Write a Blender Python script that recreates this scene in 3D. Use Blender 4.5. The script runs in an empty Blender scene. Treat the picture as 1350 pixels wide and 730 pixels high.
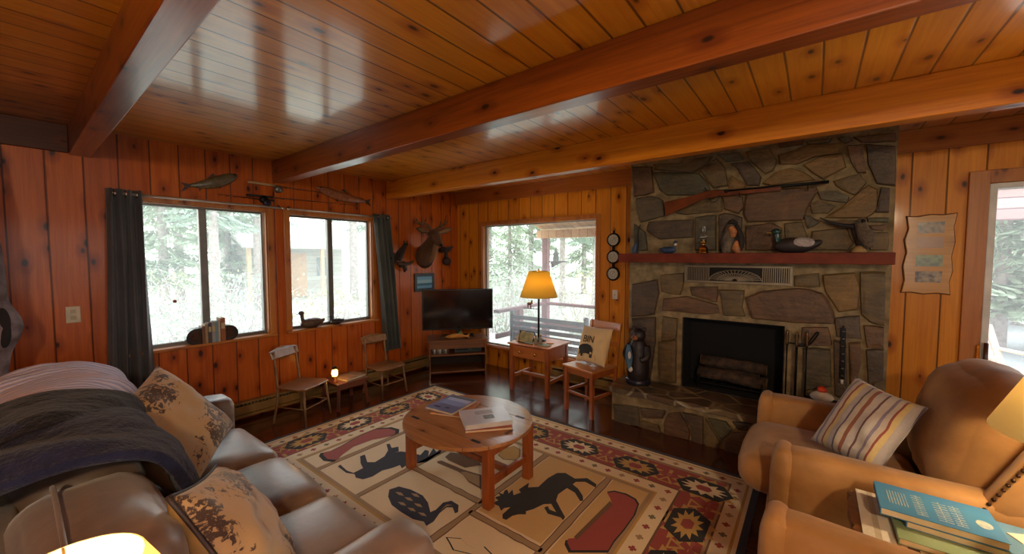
import bpy, bmesh, math, random
from mathutils import Vector, Matrix, noise
from mathutils.geometry import tessellate_polygon
random.seed(7)
PI = math.pi
S = bpy.context.scene
COL = S.collection

# ------------------------------------------------------------------ camera (real-world metres; camera 1.5 m above the floor)
F, CX, CY = 515.0, 675.0, 365.0
PITCH, YAW, EYE = math.radians(3.0), math.radians(37.8), 1.5
cam_d = bpy.data.cameras.new('camera'); cam = bpy.data.objects.new('camera', cam_d); COL.objects.link(cam)
cam.location = (0, 0, EYE); cam.rotation_euler = (PI/2-PITCH, 0, YAW)
cam_d.sensor_width = 36; cam_d.lens = F/1350*36; cam_d.clip_start = .02; cam_d.clip_end = 300
S.camera = cam
_f = Vector((-math.sin(YAW)*math.cos(PITCH), math.cos(YAW)*math.cos(PITCH), -math.sin(PITCH)))
_r = Vector((math.cos(YAW), math.sin(YAW), 0)); _u = _r.cross(_f)
def ray(x, y): return _f+_r*((x-CX)/F)-_u*((y-CY)/F)
# points measured on real planes of the room
def onz(x, y, z=0.): d = ray(x, y); t = (z-EYE)/d.z; return Vector((d.x*t, d.y*t, z))
def onx(x, y, X): d = ray(x, y); t = X/d.x; return Vector((X, d.y*t, EYE+d.z*t))
def ony(x, y, Y): d = ray(x, y); t = Y/d.y; return Vector((d.x*t, Y, EYE+d.z*t))

# ------------------------------------------------------------------ materials
MATS = {}
def lin(c): return tuple((v/255/12.92 if v/255 <= .04045 else ((v/255+.055)/1.055)**2.4) for v in c)+(1,)
class NT:
    def __init__(s, name):
        s.m = bpy.data.materials.new(name); s.m.use_nodes = True; s.t = s.m.node_tree; s.t.nodes.clear()
        s.out = s.n('ShaderNodeOutputMaterial')
    def n(s, typ, **kw):
        nd = s.t.nodes.new(typ)
        for k, v in kw.items():
            if k.startswith('i_'): nd.inputs[k[2:].replace('_', ' ')].default_value = v
            else: setattr(nd, k, v)
        return nd
    def l(s, a, b): s.t.links.new(a, b)
    def math(s, op, a, b=None, c=None):
        nd = s.n('ShaderNodeMath', operation=op)
        for i, v in enumerate((a, b, c)):
            if v is None: continue
            if isinstance(v, (int, float)): nd.inputs[i].default_value = v
            else: s.l(v, nd.inputs[i])
        return nd.outputs[0]
    def mix(s, f, a, b, mode='MIX'):
        nd = s.n('ShaderNodeMix', data_type='RGBA', blend_type=mode)
        for i, v in ((0, f), (6, a), (7, b)):
            if isinstance(v, (int, float)): nd.inputs[i].default_value = v
            elif isinstance(v, tuple): nd.inputs[i].default_value = v
            else: s.l(v, nd.inputs[i])
        return nd.outputs[2]
    def ramp(s, f, pts):
        nd = s.n('ShaderNodeValToRGB'); cr = nd.color_ramp
        while len(cr.elements) < len(pts): cr.elements.new(.5)
        for e, (p, c) in zip(cr.elements, pts):
            e.position = p; e.color = c if isinstance(c, tuple) else (c, c, c, 1)
        s.l(f, nd.inputs[0]); return nd.outputs[0]
    def coords(s, kind='Object'): return s.n('ShaderNodeTexCoord').outputs[kind]
    def noise(s, vec, scale, detail=3, rough=.55, dist=0):
        nd = s.n('ShaderNodeTexNoise'); nd.inputs['Scale'].default_value = scale; nd.inputs['Detail'].default_value = detail
        nd.inputs['Roughness'].default_value = rough; nd.inputs['Distortion'].default_value = dist
        s.l(vec, nd.inputs['Vector']); return nd.outputs[0]
    def mapping(s, vec, scale=(1, 1, 1), rot=(0, 0, 0), loc=(0, 0, 0)):
        nd = s.n('ShaderNodeMapping'); nd.inputs['Scale'].default_value = scale; nd.inputs['Rotation'].default_value = rot; nd.inputs['Location'].default_value = loc
        s.l(vec, nd.inputs['Vector']); return nd.outputs[0]
    def bsdf(s, col, rough=.5, metal=0., coat=0., sheen=0., spec=.5, trans=0., ior=1.5, alpha=None, coat_rough=.1, sub=0):
        b = s.n('ShaderNodeBsdfPrincipled')
        for k, v in (('Base Color', col), ('Roughness', rough), ('Metallic', metal), ('Coat Weight', coat), ('Sheen Weight', sheen),
                     ('Specular IOR Level', spec), ('Transmission Weight', trans), ('IOR', ior), ('Coat Roughness', coat_rough)):
            if isinstance(v, (int, float)): b.inputs[k].default_value = v
            elif isinstance(v, tuple): b.inputs[k].default_value = v
            else: s.l(v, b.inputs[k])
        s.b = b; s.l(b.outputs[0], s.out.inputs[0]); return b
    def bump(s, h, strength=.3, dist=.01, b=None):
        nd = s.n('ShaderNodeBump'); nd.inputs['Strength'].default_value = strength; nd.inputs['Distance'].default_value = dist
        s.l(h, nd.inputs['Height']); s.l(nd.outputs[0], (b or s.b).inputs['Normal'])

def plain(name, c, rough=.5, metal=0., c2=None, nscale=8., bump=0., bscale=40., **kw):
    if name in MATS: return MATS[name]
    t = NT(name); vec = t.coords()
    a = lin(c); b2 = lin(c2) if c2 else tuple(v*.78 for v in a[:3])+(1,)
    f = t.noise(vec, nscale, 4); col = t.mix(t.ramp(f, [(.35, 0.), (.65, 1.)]), a, b2)
    t.bsdf(col, rough, metal, **kw)
    if bump: t.bump(t.noise(vec, bscale, 3), bump, .01)
    MATS[name] = t.m; return t.m

def pine(name, c1, c2, plank=None, width=.18, along='z', rough=.35, coat=.3, knots=1., groove=.035, bump=.35, knotc=(40, 14, 6), coat_rough=.12, grain=1., gc=None, kd_=1., spec=.4):
    """plank boards: width runs along axis `plank`, grain runs along `along`"""
    t = NT(name); vec = t.coords(); sp = t.n('ShaderNodeSeparateXYZ'); t.l(vec, sp.inputs[0])
    ax = {'x': 0, 'y': 1, 'z': 2}
    L = sp.outputs[ax[along]]
    if plank:
        u = t.math('DIVIDE', sp.outputs[ax[plank]], width); idn = t.math('FLOOR', u); fr = t.math('FRACT', u)
        w = t.n('ShaderNodeTexWhiteNoise', noise_dimensions='1D'); t.l(idn, w.inputs['W']); rnd = w.outputs[0]
        third = [k for k in 'xyz' if k not in (plank, along)][0]; T = sp.outputs[ax[third]]
        A = sp.outputs[ax[plank]]
    else:
        others = [k for k in 'xyz' if k != along]; A, T = sp.outputs[ax[others[0]]], sp.outputs[ax[others[1]]]
        rnd = None
    cb = t.n('ShaderNodeCombineXYZ')
    off = t.math('MULTIPLY', rnd, 37.) if rnd else 0.
    t.l(A, cb.inputs[0]); t.l(T, cb.inputs[1])
    t.l(t.math('ADD', L, off), cb.inputs[2])
    v = cb.outputs[0]
    # knots
    c2_ = t.n('ShaderNodeCombineXYZ'); t.l(t.math('ADD', A, T), c2_.inputs[0]); t.l(t.math('ADD', L, off), c2_.inputs[1])
    kv = t.mapping(c2_.outputs[0], (6.5*kd_, 3.4*kd_, 1)); vo = t.n('ShaderNodeTexVoronoi', feature='F1', voronoi_dimensions='2D'); vo.inputs['Scale'].default_value = 1.; vo.inputs['Randomness'].default_value = 1.
    t.l(kv, vo.inputs['Vector']); nz = t.noise(v, 9., 2); ksp = t.n('ShaderNodeSeparateColor'); t.l(vo.outputs['Color'], ksp.inputs[0])
    kdist = t.math('ADD', vo.outputs['Distance'], t.math('ADD', t.math('MULTIPLY', t.math('SUBTRACT', nz, .5), .12), t.math('MULTIPLY', t.math('GREATER_THAN', ksp.outputs[0], .5), 2.)))
    kdist = t.math('ADD', kdist, t.math('MULTIPLY', ksp.outputs[1], .05))
    knot = t.ramp(kdist, [(.06, 1.), (.12, 0.)])
    halo = t.ramp(kdist, [(.07, 1.), (.34, 0.)])
    # grain rings bending round knots
    g1 = t.mapping(v, (22, 22, 1.1)); gn = t.noise(g1, 1.6, 5, .62, .6)
    gx = t.mapping(v, (70, 70, 1.6)); gf = t.noise(gx, 2., 3, .6)
    f = t.math('ADD', t.math('MULTIPLY', gn, .75), t.math('ADD', t.math('MULTIPLY', gf, .25), t.math('MULTIPLY', halo, .22)))
    col = t.mix(t.ramp(f, [(.36, 0.), (.78, grain)]), lin(c1), lin(c2))
    big = t.noise(v, 1.3, 2); col = t.mix(t.math('MULTIPLY', big, .35), col, lin(c2))
    if rnd: col = t.mix(t.math('MULTIPLY', rnd, .45), col, t.mix(1., col, (.62, .5, .42, 1), 'MULTIPLY'))
    col = t.mix(t.math('MULTIPLY', halo, .45*knots), col, lin((120, 50, 15)))
    col = t.mix(t.math('MULTIPLY', knot, .92*knots), col, lin(knotc))
    h = t.math('MULTIPLY', gf, .12)
    if plank:
        ed = t.math('MINIMUM', fr, t.math('SUBTRACT', 1., fr))
        gr = t.ramp(ed, [(groove*.3, 1.), (groove, 0.)])
        col = t.mix(t.math('MULTIPLY', gr, .85), col, lin(gc or (38, 13, 5)))
        h = t.math('SUBTRACT', h, gr)
    t.bsdf(col, rough, 0., coat, coat_rough=coat_rough, spec=spec)
    t.bump(h, bump, .012)
    MATS[name] = t.m; return t.m

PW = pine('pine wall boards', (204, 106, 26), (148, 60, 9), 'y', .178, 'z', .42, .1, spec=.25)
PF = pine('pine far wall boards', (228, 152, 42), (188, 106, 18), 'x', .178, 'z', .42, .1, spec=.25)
PC = pine('pine ceiling boards', (230, 160, 42), (192, 110, 16), 'x', .14, 'y', .35, 1., groove=.05, coat_rough=.13, gc=(60, 26, 8))
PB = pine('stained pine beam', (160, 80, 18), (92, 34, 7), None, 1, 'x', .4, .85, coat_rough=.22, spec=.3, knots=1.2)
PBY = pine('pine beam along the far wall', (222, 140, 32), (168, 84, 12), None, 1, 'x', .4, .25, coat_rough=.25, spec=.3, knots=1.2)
PT = pine('pine trim', (190, 120, 52), (150, 84, 32), None, 1, 'z', .35, .3, knots=.7)
PTY = pine('pine trim lengthwise', (190, 120, 52), (150, 84, 32), None, 1, 'y', .35, .3, knots=.7)
PTX = pine('pine trim crosswise', (190, 116, 48), (146, 78, 30), None, 1, 'x', .35, .3, knots=.9)
FLOOR = pine('dark floor boards', (96, 50, 28), (58, 28, 15), 'y', .125, 'x', .2, .5, knots=.35, groove=.03, coat_rough=.14, bump=.15, gc=(14, 6, 4))
TW = pine('table oak', (190, 134, 84), (146, 94, 54), 'y', .11, 'x', .28, .5, knots=.6, groove=.012, bump=.1)
TL = pine('table leg oak', (172, 92, 40), (124, 58, 24), None, 1, 'z', .35, .4, knots=.4)
OAK = pine('honey oak', (198, 128, 58), (156, 88, 36), None, 1, 'x', .35, .4, knots=.2)
CHW = pine('chair plywood', (150, 104, 58), (110, 70, 36), None, 1, 'x', .4, .3, knots=.1)
DKW = plain('dark walnut', (78, 40, 22), .35, c2=(48, 24, 14), coat=.4)
MAN = plain('mantel red brown', (118, 50, 32), .6, c2=(92, 38, 24), spec=.2)
BLK = plain('black metal', (18, 17, 18), .45, .6)
DARK = plain('soot', (14, 13, 15), .9)
GREYM = plain('grey aluminium', (128, 126, 120), .35, .8)
CHROME = plain('chrome', (210, 205, 195), .2, 1.)
BRASS = plain('brass', (214, 160, 70), .22, 1., c2=(180, 128, 50))
WHITEP = plain('white paint', (225, 222, 214), .5)
CREAM = plain('cream paper', (222, 206, 172), .8, c2=(200, 180, 140))
IVORY = plain('ivory plastic', (205, 190, 160), .4)
CURT = plain('charcoal curtain', (72, 70, 74), .75, c2=(52, 52, 60), nscale=3, sheen=.2)
CURT2 = plain('green grey curtain', (76, 80, 74), .75, c2=(58, 62, 58), nscale=3, sheen=.2)
SUEDE = plain('tan suede', (180, 132, 76), .6, c2=(140, 98, 52), nscale=3.5, bump=.25, bscale=14, sheen=.2, spec=.3)
SUEDE2 = plain('brown suede', (132, 106, 88), .4, c2=(90, 70, 58), nscale=4, bump=.35, bscale=13, sheen=.25, coat=.6, coat_rough=.34)
NAIL = plain('bronze nail', (70, 44, 24), .3, .8)
HEAT = plain('heater beige', (150, 116, 62), .5, .2)
def fur(name, a, b, sc=60, st=.8):
    t = NT(name); v = t.coords(); n1 = t.noise(v, sc, 4, .7); n2 = t.noise(v, 5, 3)
    col = t.mix(t.ramp(t.math('ADD', t.math('MULTIPLY', n1, .6), t.math('MULTIPLY', n2, .4)), [(.35, 0.), (.65, 1.)]), lin(a), lin(b))
    t.bsdf(col, .9, sheen=.12, spec=.2); t.bump(n1, st, .02); return t.m
FURN = fur('navy fleece', (14, 16, 34), (36, 38, 66), 26, .8)
FURB = fur('dark brown fleece', (14, 11, 14), (28, 22, 26), 26, .8)
DEER = fur('deer hide', (116, 78, 46), (66, 42, 26))
DEERL = fur('pale hide', (150, 112, 72), (110, 76, 46))
DKFUR = fur('dark animal coat', (60, 42, 34), (36, 26, 24))
ANT = plain('antler', (120, 88, 54), .55, c2=(74, 48, 28), nscale=30)
def quilt():
    t = NT('lavender quilt'); v = t.coords(); w = t.n('ShaderNodeTexWave'); w.inputs['Scale'].default_value = 9; w.inputs['Distortion'].default_value = 3; w.inputs['Detail'].default_value = 2
    t.l(v, w.inputs['Vector']); n = t.noise(v, 6, 3)
    col = t.mix(w.outputs[1], lin((214, 204, 222)), lin((150, 146, 190))); col = t.mix(t.ramp(n, [(.5, 0.), (.75, .7)]), col, lin((206, 160, 160)))
    t.bsdf(col, .8, sheen=.3); t.bump(w.outputs[1], .5, .015); return t.m
QUILT = quilt()
def floral(name, base, ink, sc=5., thr=.52):
    t = NT(name); v = t.coords(); n1 = t.noise(v, sc, 6, .75, 1.2); n2 = t.noise(v, sc*3.2, 3, .6, 1.5); n3 = t.noise(v, sc*.45, 2)
    f = t.math('ADD', t.math('MULTIPLY', n1, .6), t.math('MULTIPLY', n2, .4)); f = t.math('ADD', f, t.math('MULTIPLY', t.math('SUBTRACT', n3, .5), .5))
    col = t.mix(t.ramp(f, [(thr, 0.), (thr+.025, 1.), (thr+.1, 1.), (thr+.13, .35)]), lin(base), lin(ink))
    t.bsdf(col, .8, sheen=.3); t.bump(n2, .2, .005); return t.m
FLORAL = floral('tapestry pillow cloth', (176, 140, 96), (66, 42, 28), 7.5, .535)
def stripes(name, cols, axis=0, scale=1., loc=0.):
    t = NT(name); v = t.coords(); sp = t.n('ShaderNodeSeparateXYZ'); t.l(v, sp.inputs[0])
    x = t.math('FRACT', t.math('ADD', t.math('MULTIPLY', sp.outputs[axis], scale), loc+5))
    nd = t.n('ShaderNodeValToRGB'); cr = nd.color_ramp; cr.interpolation = 'CONSTANT'
    while len(cr.elements) < len(cols): cr.elements.new(.5)
    for e, (p, c) in zip(cr.elements, cols): e.position = p; e.color = lin(c)
    t.l(x, nd.inputs[0]); n = t.noise(v, 70, 2); t.bsdf(t.mix(t.math('MULTIPLY', n, .3), nd.outputs[0], (.3, .3, .3, 1), 'MULTIPLY'), .8, sheen=.2); t.bump(n, .2, .004); return t.m
ST = stripes('striped cushion cloth', [(0., (166, 158, 152)), (.14, (92, 62, 66)), (.18, (176, 168, 158)), (.34, (120, 110, 130)), (.4, (172, 162, 150)), (.5, (130, 62, 50)), (.54, (186, 164, 112)), (.64, (160, 152, 150)), (.76, (82, 70, 90)), (.8, (176, 164, 146)), (.92, (128, 78, 58))], 0, 5.6)
ST2 = stripes('rose striped cloth', [(0., (168, 120, 106)), (.3, (120, 56, 56)), (.38, (172, 132, 114)), (.7, (140, 140, 130)), (.8, (170, 110, 100))], 0, 5)
RUN = stripes('table runner cloth', [(0., (214, 206, 186)), (.2, (190, 176, 150)), (.32, (226, 218, 200)), (.55, (150, 120, 96)), (.62, (206, 150, 120)), (.72, (96, 34, 30)), (.84, (60, 24, 34)), (.92, (220, 206, 176))], 0, 7)
def glass(name, tint=(.96, .98, .98), gl=.06, haze=0.):
    t = NT(name); tr = t.n('ShaderNodeBsdfTransparent'); tr.inputs[0].default_value = tint+(1,)
    g = t.n('ShaderNodeBsdfGlossy'); g.inputs['Roughness'].default_value = .02
    lw = t.n('ShaderNodeLayerWeight'); lw.inputs[0].default_value = .18
    mx = t.n('ShaderNodeMixShader'); t.l(t.math('ADD', t.math('MULTIPLY', lw.outputs[0], .5), gl*.3), mx.inputs[0]); t.l(tr.outputs[0], mx.inputs[1]); t.l(g.outputs[0], mx.inputs[2])
    last = mx.outputs[0]
    if haze:
        tl = t.n('ShaderNodeBsdfTranslucent'); tl.inputs[0].default_value = (.9, .95, 1, 1); m2 = t.n('ShaderNodeMixShader'); m2.inputs[0].default_value = haze
        t.l(last, m2.inputs[1]); t.l(tl.outputs[0], m2.inputs[2]); last = m2.outputs[0]
    t.l(last, t.out.inputs[0]); return t.m
GLASS = glass('window glass', haze=.1)
CLEAR = glass('lamp chimney glass', (.9, .92, .9), .3)
def emis(name, c, st):
    t = NT(name); e = t.n('ShaderNodeEmission'); e.inputs[0].default_value = lin(c); e.inputs[1].default_value = st; t.l(e.outputs[0], t.out.inputs[0]); return t.m
BULB = emis('lit bulb', (255, 214, 150), 12)
def shade(name, c, tr=.5):
    t = NT(name); d = t.n('ShaderNodeBsdfDiffuse'); d.inputs[0].default_value = lin(c); s2 = t.n('ShaderNodeBsdfTranslucent'); s2.inputs[0].default_value = lin(c)
    mx = t.n('ShaderNodeMixShader'); mx.inputs[0].default_value = tr; t.l(d.outputs[0], mx.inputs[1]); t.l(s2.outputs[0], mx.inputs[2]); t.l(mx.outputs[0], t.out.inputs[0]); return t.m
SHY = shade('amber lamp shade', (255, 226, 118), .55)
SHC = shade('cream lamp shade', (255, 240, 196), .68)
def stonemat(name, c, c2):
    t = NT(name); v = t.coords(); n = t.noise(v, 5, 5, .65, .5); n2 = t.noise(t.mapping(v, (3, 3, 22)), 2, 4, .6)
    col = t.mix(t.ramp(t.math('ADD', t.math('MULTIPLY', n, .6), t.math('MULTIPLY', n2, .4)), [(.36, 0.), (.62, 1.)]), lin(c), lin(c2))
    t.bsdf(col, .5, spec=.5); t.bump(t.noise(v, 22, 5, .7), .6, .02); return t.m
STN = [stonemat('olive stone', (115, 92, 53), (70, 55, 32)), stonemat('gold stone', (135, 101, 48), (90, 65, 32)), stonemat('grey stone', (100, 89, 65), (63, 55, 42)),
       stonemat('rust stone', (113, 80, 48), (68, 46, 29)), stonemat('violet grey stone', (95, 75, 54), (55, 43, 32)), stonemat('slate green stone', (90, 84, 57), (57, 51, 35))]
MORT = plain('mortar', (148, 128, 92), .9, c2=(102, 86, 60), nscale=12, bump=.6, bscale=30)
def flag():
    t = NT('flagstone paving'); v = t.coords(); d = t.n('ShaderNodeTexVoronoi', feature='DISTANCE_TO_EDGE'); d.inputs['Scale'].default_value = 4.2; c = t.n('ShaderNodeTexVoronoi', feature='F1'); c.inputs['Scale'].default_value = 4.2
    m = t.mapping(v, (1, 1.3, 1)); t.l(m, d.inputs['Vector']); t.l(m, c.inputs['Vector'])
    sp = t.n('ShaderNodeSeparateColor'); t.l(c.outputs['Color'], sp.inputs[0])
    n = t.noise(v, 7, 4); base = t.mix(sp.outputs[0], lin((112, 96, 70)), lin((92, 70, 54))); base = t.mix(t.ramp(n, [(.4, 0.), (.65, 1.)]), base, lin((74, 64, 54)))
    e = t.ramp(d.outputs[0], [(.02, 1.), (.06, 0.)]); t.bsdf(t.mix(e, base, lin((138, 122, 92))), .38); t.bump(t.math('SUBTRACT', t.math('MULTIPLY', n, .5), e), .4, .015); return t.m
FLAG = flag()

# ------------------------------------------------------------------ mesh helpers
def prop(o, label=None, cat=None, group=None, kind=None):
    if label: o['label'] = label
    if cat: o['category'] = cat
    if group: o['group'] = group
    if kind: o['kind'] = kind
    return o
def thing(name, label, cat, loc=(0, 0, 0), rotz=0., group=None, kind=None):
    o = bpy.data.objects.new(name, None); COL.objects.link(o); o.location = loc; o.rotation_euler = (0, 0, rotz); o.empty_display_size = .1
    return prop(o, label, cat, group, kind)
def frame(n, up=(0, 0, 1), loc=(0, 0, 0), roll=0.):
    n = Vector(n).normalized(); up = Vector(up); x = up.cross(n).normalized(); y = n.cross(x)
    M = Matrix((x, y, n)).transposed().to_4x4(); M.translation = Vector(loc)
    return M @ Matrix.Rotation(roll, 4, 'Z')
class MB:
    def __init__(s, M=None): s.bm = bmesh.new(); s.M = M or Matrix(); s.mi = 0
    def add(s, verts, faces, smooth=False):
        vs = [s.bm.verts.new(s.M @ Vector(v)) for v in verts]; out = []
        for f in faces:
            try: fc = s.bm.faces.new([vs[i] for i in f]); fc.material_index = s.mi; fc.smooth = smooth; out.append(fc)
            except ValueError: pass
        return s
    def box(s, x0, x1, y0, y1, z0, z1, M=None):
        v = [Vector((x, y, z)) for x in (x0, x1) for y in (y0, y1) for z in (z0, z1)]
        if M: v = [M @ p for p in v]
        return s.add(v, [(0, 1, 3, 2), (4, 6, 7, 5), (0, 4, 5, 1), (2, 3, 7, 6), (0, 2, 6, 4), (1, 5, 7, 3)])
    def bar(s, a, b, w, d, up=(0, 0, 1)):
        a, b = Vector(a), Vector(b); n = (b-a); L = n.length; n.normalize()
        if abs(n.dot(Vector(up))) > .99: up = (0, 1, 0)
        M = frame(n, up, a); return s.box(-w/2, w/2, -d/2, d/2, 0, L, M)
    def rbox(s, c, size, r, puff=(0, 0, 0), n=8, M=None, wob=0., seed=0):
        hx, hy, hz = size[0]/2, size[1]/2, size[2]/2; h = (hx, hy, hz); r = min(r, min(h)*.999); verts = []; faces = []; idx = {}
        def V(p):
            k = tuple(round(q, 5) for q in p)
            if k in idx: return idx[k]
            full = [p[i]*h[i] for i in range(3)]; core = [max(-(h[i]-r), min(h[i]-r, full[i])) for i in range(3)]
            d = Vector([full[i]-core[i] for i in range(3)])
            q = Vector(core)+(d.normalized()*r if d.length > 1e-9 else d)
            q.x += math.copysign(puff[0], p[0])*abs(p[0])**3*(1-p[1]**2)*(1-p[2]**2)
            q.y += math.copysign(puff[1], p[1])*abs(p[1])**3*(1-p[0]**2)*(1-p[2]**2)
            q.z += math.copysign(puff[2], p[2])*abs(p[2])**3*(1-p[0]**2)*(1-p[1]**2)
            if wob:
                nn = noise.noise_vector(Vector((q.x*6+seed*7, q.y*6, q.z*6)))*wob; q += nn
            q += Vector(c)
            if M: q = M @ q
            idx[k] = len(verts); verts.append(q); return idx[k]
        # non-uniform samples: dense at the edges
        t = [math.sin((i/n-.5)*PI) for i in range(n+1)]
        for ax in range(3):
            for sg in (-1, 1):
                for i in range(n):
                    for j in range(n):
                        q = []
                        for (a, b) in ((t[i], t[j]), (t[i+1], t[j]), (t[i+1], t[j+1]), (t[i], t[j+1])):
                            p = [0, 0, 0]; p[ax] = sg; p[(ax+1) % 3] = a; p[(ax+2) % 3] = b; q.append(V(p))
                        if sg < 0: q.reverse()
                        faces.append(q)
        return s.add(verts, faces, True)
    def tube(s, pts, r, n=8, closed=False, cap=True, flat=1.):
        pts = [Vector(p) for p in pts]; m = len(pts); rs = r if isinstance(r, (list, tuple)) else [r]*m; verts = []; faces = []
        prev = None
        for i, p in enumerate(pts):
            if closed: d = pts[(i+1) % m]-pts[i-1]
            else: d = pts[min(i+1, m-1)]-pts[max(i-1, 0)]
            d.normalize(); a = prev if prev is not None else (Vector((0, 0, 1)) if abs(d.z) < .9 else Vector((1, 0, 0)))
            x = (a-d*a.dot(d)).normalized(); y = d.cross(x); prev = x
            for k in range(n):
                an = 2*PI*k/n; verts.append(p+(x*math.cos(an)+y*math.sin(an)*flat)*rs[i])
        for i in range(m if closed else m-1):
            for k in range(n): faces.append((i*n+k, i*n+(k+1) % n, ((i+1) % m)*n+(k+1) % n, ((i+1) % m)*n+k))
        if cap and not closed: faces += [tuple(range(n))[::-1], tuple(range((m-1)*n, m*n))]
        return s.add(verts, faces, True)
    def lathe(s, prof, n=24, M=None, cap=True):
        verts = []; faces = []; M = M or Matrix()
        for r, z in prof:
            for k in range(n): verts.append(M @ Vector((r*math.cos(2*PI*k/n), r*math.sin(2*PI*k/n), z)))
        for i in range(len(prof)-1):
            for k in range(n): faces.append((i*n+k, i*n+(k+1) % n, (i+1)*n+(k+1) % n, (i+1)*n+k))
        if cap: faces += [tuple(range(n))[::-1], tuple(range((len(prof)-1)*n, len(prof)*n))]
        return s.add(verts, faces, True)
    def ell(s, c, r, M=None, n=14):
        verts = []; faces = []
        for i in range(1, n):
            th = PI*i/n
            for k in range(n*2//1): verts.append((c[0]+r[0]*math.sin(th)*math.cos(PI*k/n), c[1]+r[1]*math.sin(th)*math.sin(PI*k/n), c[2]+r[2]*math.cos(th)))
        w = 2*n
        for i in range(n-2):
            for k in range(w): faces.append((i*w+k, (i+1)*w+k, (i+1)*w+(k+1) % w, i*w+(k+1) % w))
        verts += [(c[0], c[1], c[2]+r[2]), (c[0], c[1], c[2]-r[2])]; a, b = len(verts)-2, len(verts)-1
        for k in range(w): faces.append((a, k, (k+1) % w)); faces.append((b, (n-2)*w+(k+1) % w, (n-2)*w+k))
        if M: verts = [M @ Vector(v) for v in verts]
        return s.add(verts, faces, True)
    def poly(s, pts, off=None):
        """flat polygon from 3-D points, optional extrusion vector"""
        pts = [Vector(p) for p in pts]; tr = tessellate_polygon([pts]); s.add(pts, [tuple(t) for t in tr])
        if off is not None:
            o = Vector(off); q = [p+o for p in pts]; s.add(q, [tuple(t)[::-1] for t in tr]); m = len(pts)
            s.add(pts+q, [(i, (i+1) % m, m+(i+1) % m, m+i) for i in range(m)])
        return s
    def build(s, name, mats, parent=None, bevel=0., sub=0, loc=None, mw=None, seg=2, recalc=True, shade_smooth=False):
        bmesh.ops.remove_doubles(s.bm, verts=s.bm.verts, dist=1e-6)
        if recalc: bmesh.ops.recalc_face_normals(s.bm, faces=s.bm.faces)
        if shade_smooth:
            for f in s.bm.faces: f.smooth = True
        me = bpy.data.meshes.new(name); s.bm.to_mesh(me); s.bm.free()
        for m in (mats if isinstance(mats, (list, tuple)) else [mats]): me.materials.append(m)
        o = bpy.data.objects.new(name, me); COL.objects.link(o)
        if parent: o.parent = parent
        if loc: o.location = loc
        if mw is not None: o.matrix_world = mw
        if bevel:
            b = o.modifiers.new('bevel', 'BEVEL'); b.width = bevel; b.segments = seg; b.limit_method = 'ANGLE'; b.angle_limit = math.radians(40)
        if sub: m = o.modifiers.new('sub', 'SUBSURF'); m.levels = m.render_levels = sub
        return o
def copy_tree(o, parent=None):
    c = o.copy(); COL.objects.link(c)
    if parent: c.parent = parent
    for ch in o.children: copy_tree(ch, c)
    return c
def struct(o): o['kind'] = 'structure'; return o
def smoothpath(pts, k=6):
    """Catmull-Rom through points"""
    P = [Vector(p) for p in pts]; out = []
    for i in range(len(P)-1):
        a, b, c, d = P[max(i-1, 0)], P[i], P[i+1], P[min(i+2, len(P)-1)]
        for j in range(k):
            t = j/k; out.append(.5*((2*b)+(c-a)*t+(2*a-5*b+4*c-d)*t*t+(3*b-a-3*c+d)*t**3))
    out.append(P[-1]); return out
def lerp_list(v, n):
    out = []
    for i in range(n):
        x = i/(n-1)*(len(v)-1); k = min(int(x), len(v)-2); out.append(v[k]+(v[k+1]-v[k])*(x-k))
    return out
def stube(mb, pts, rs, n=12, k=5, flat=1.):
    p = smoothpath(pts, k); return mb.tube(p, lerp_list(rs, len(p)), n, flat=flat)

WX, WY, ZC = -4.15, 4.05, 2.41     # left wall plane, far wall plane, ceiling
RX, NY = 3.1, -2.5                 # unseen right wall, near wall
exec_order = []

# ================================================================== ROOM SHELL
def wall_rects(u0, u1, z0, z1, ops):
    us = sorted({u0, u1, *[v for o in ops for v in o[:2]]}); zs = sorted({z0, z1, *[v for o in ops for v in o[2:]]})
    for i in range(len(us)-1):
        for j in range(len(zs)-1):
            uc, zc = (us[i]+us[i+1])/2, (zs[j]+zs[j+1])/2
            if not any(o[0] < uc < o[1] and o[2] < zc < o[3] for o in ops): yield us[i], us[i+1], zs[j], zs[j+1]
TH = .14
W1 = (.57, 1.53, .755, 1.935); W2 = (1.725, 2.645, .755, 1.93); W3 = (-3.66, -1.945, .27, 1.93); DR = (.905, 1.85, 0., 1.985)
W4 = (.1, 1.6, .8, 2.05); W5 = (-1.4, 1.6, .5, 2.1)
b = MB()
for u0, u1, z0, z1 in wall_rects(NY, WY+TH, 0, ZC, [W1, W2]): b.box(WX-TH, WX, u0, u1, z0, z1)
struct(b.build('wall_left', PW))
b = MB()
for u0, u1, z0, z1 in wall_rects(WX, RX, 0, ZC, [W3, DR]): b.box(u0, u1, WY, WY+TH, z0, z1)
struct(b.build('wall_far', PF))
b = MB()
for u0, u1, z0, z1 in wall_rects(WX, RX, 0, ZC, [W4]): b.box(u0, u1, NY-TH, NY, z0, z1)
struct(b.build('wall_near', PF))
b = MB()
for u0, u1, z0, z1 in wall_rects(NY, WY, 0, ZC, [W5]): b.box(RX, RX+TH, u0, u1, z0, z1)
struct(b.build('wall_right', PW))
struct(MB().box(WX-TH, RX+TH, NY-TH, WY+TH, -.12, 0).build('floor', FLOOR))
struct(MB().box(WX-TH-.5, RX+TH+.3, NY-TH, WY+TH+.2, ZC, ZC+.12).build('ceiling', PC))
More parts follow.
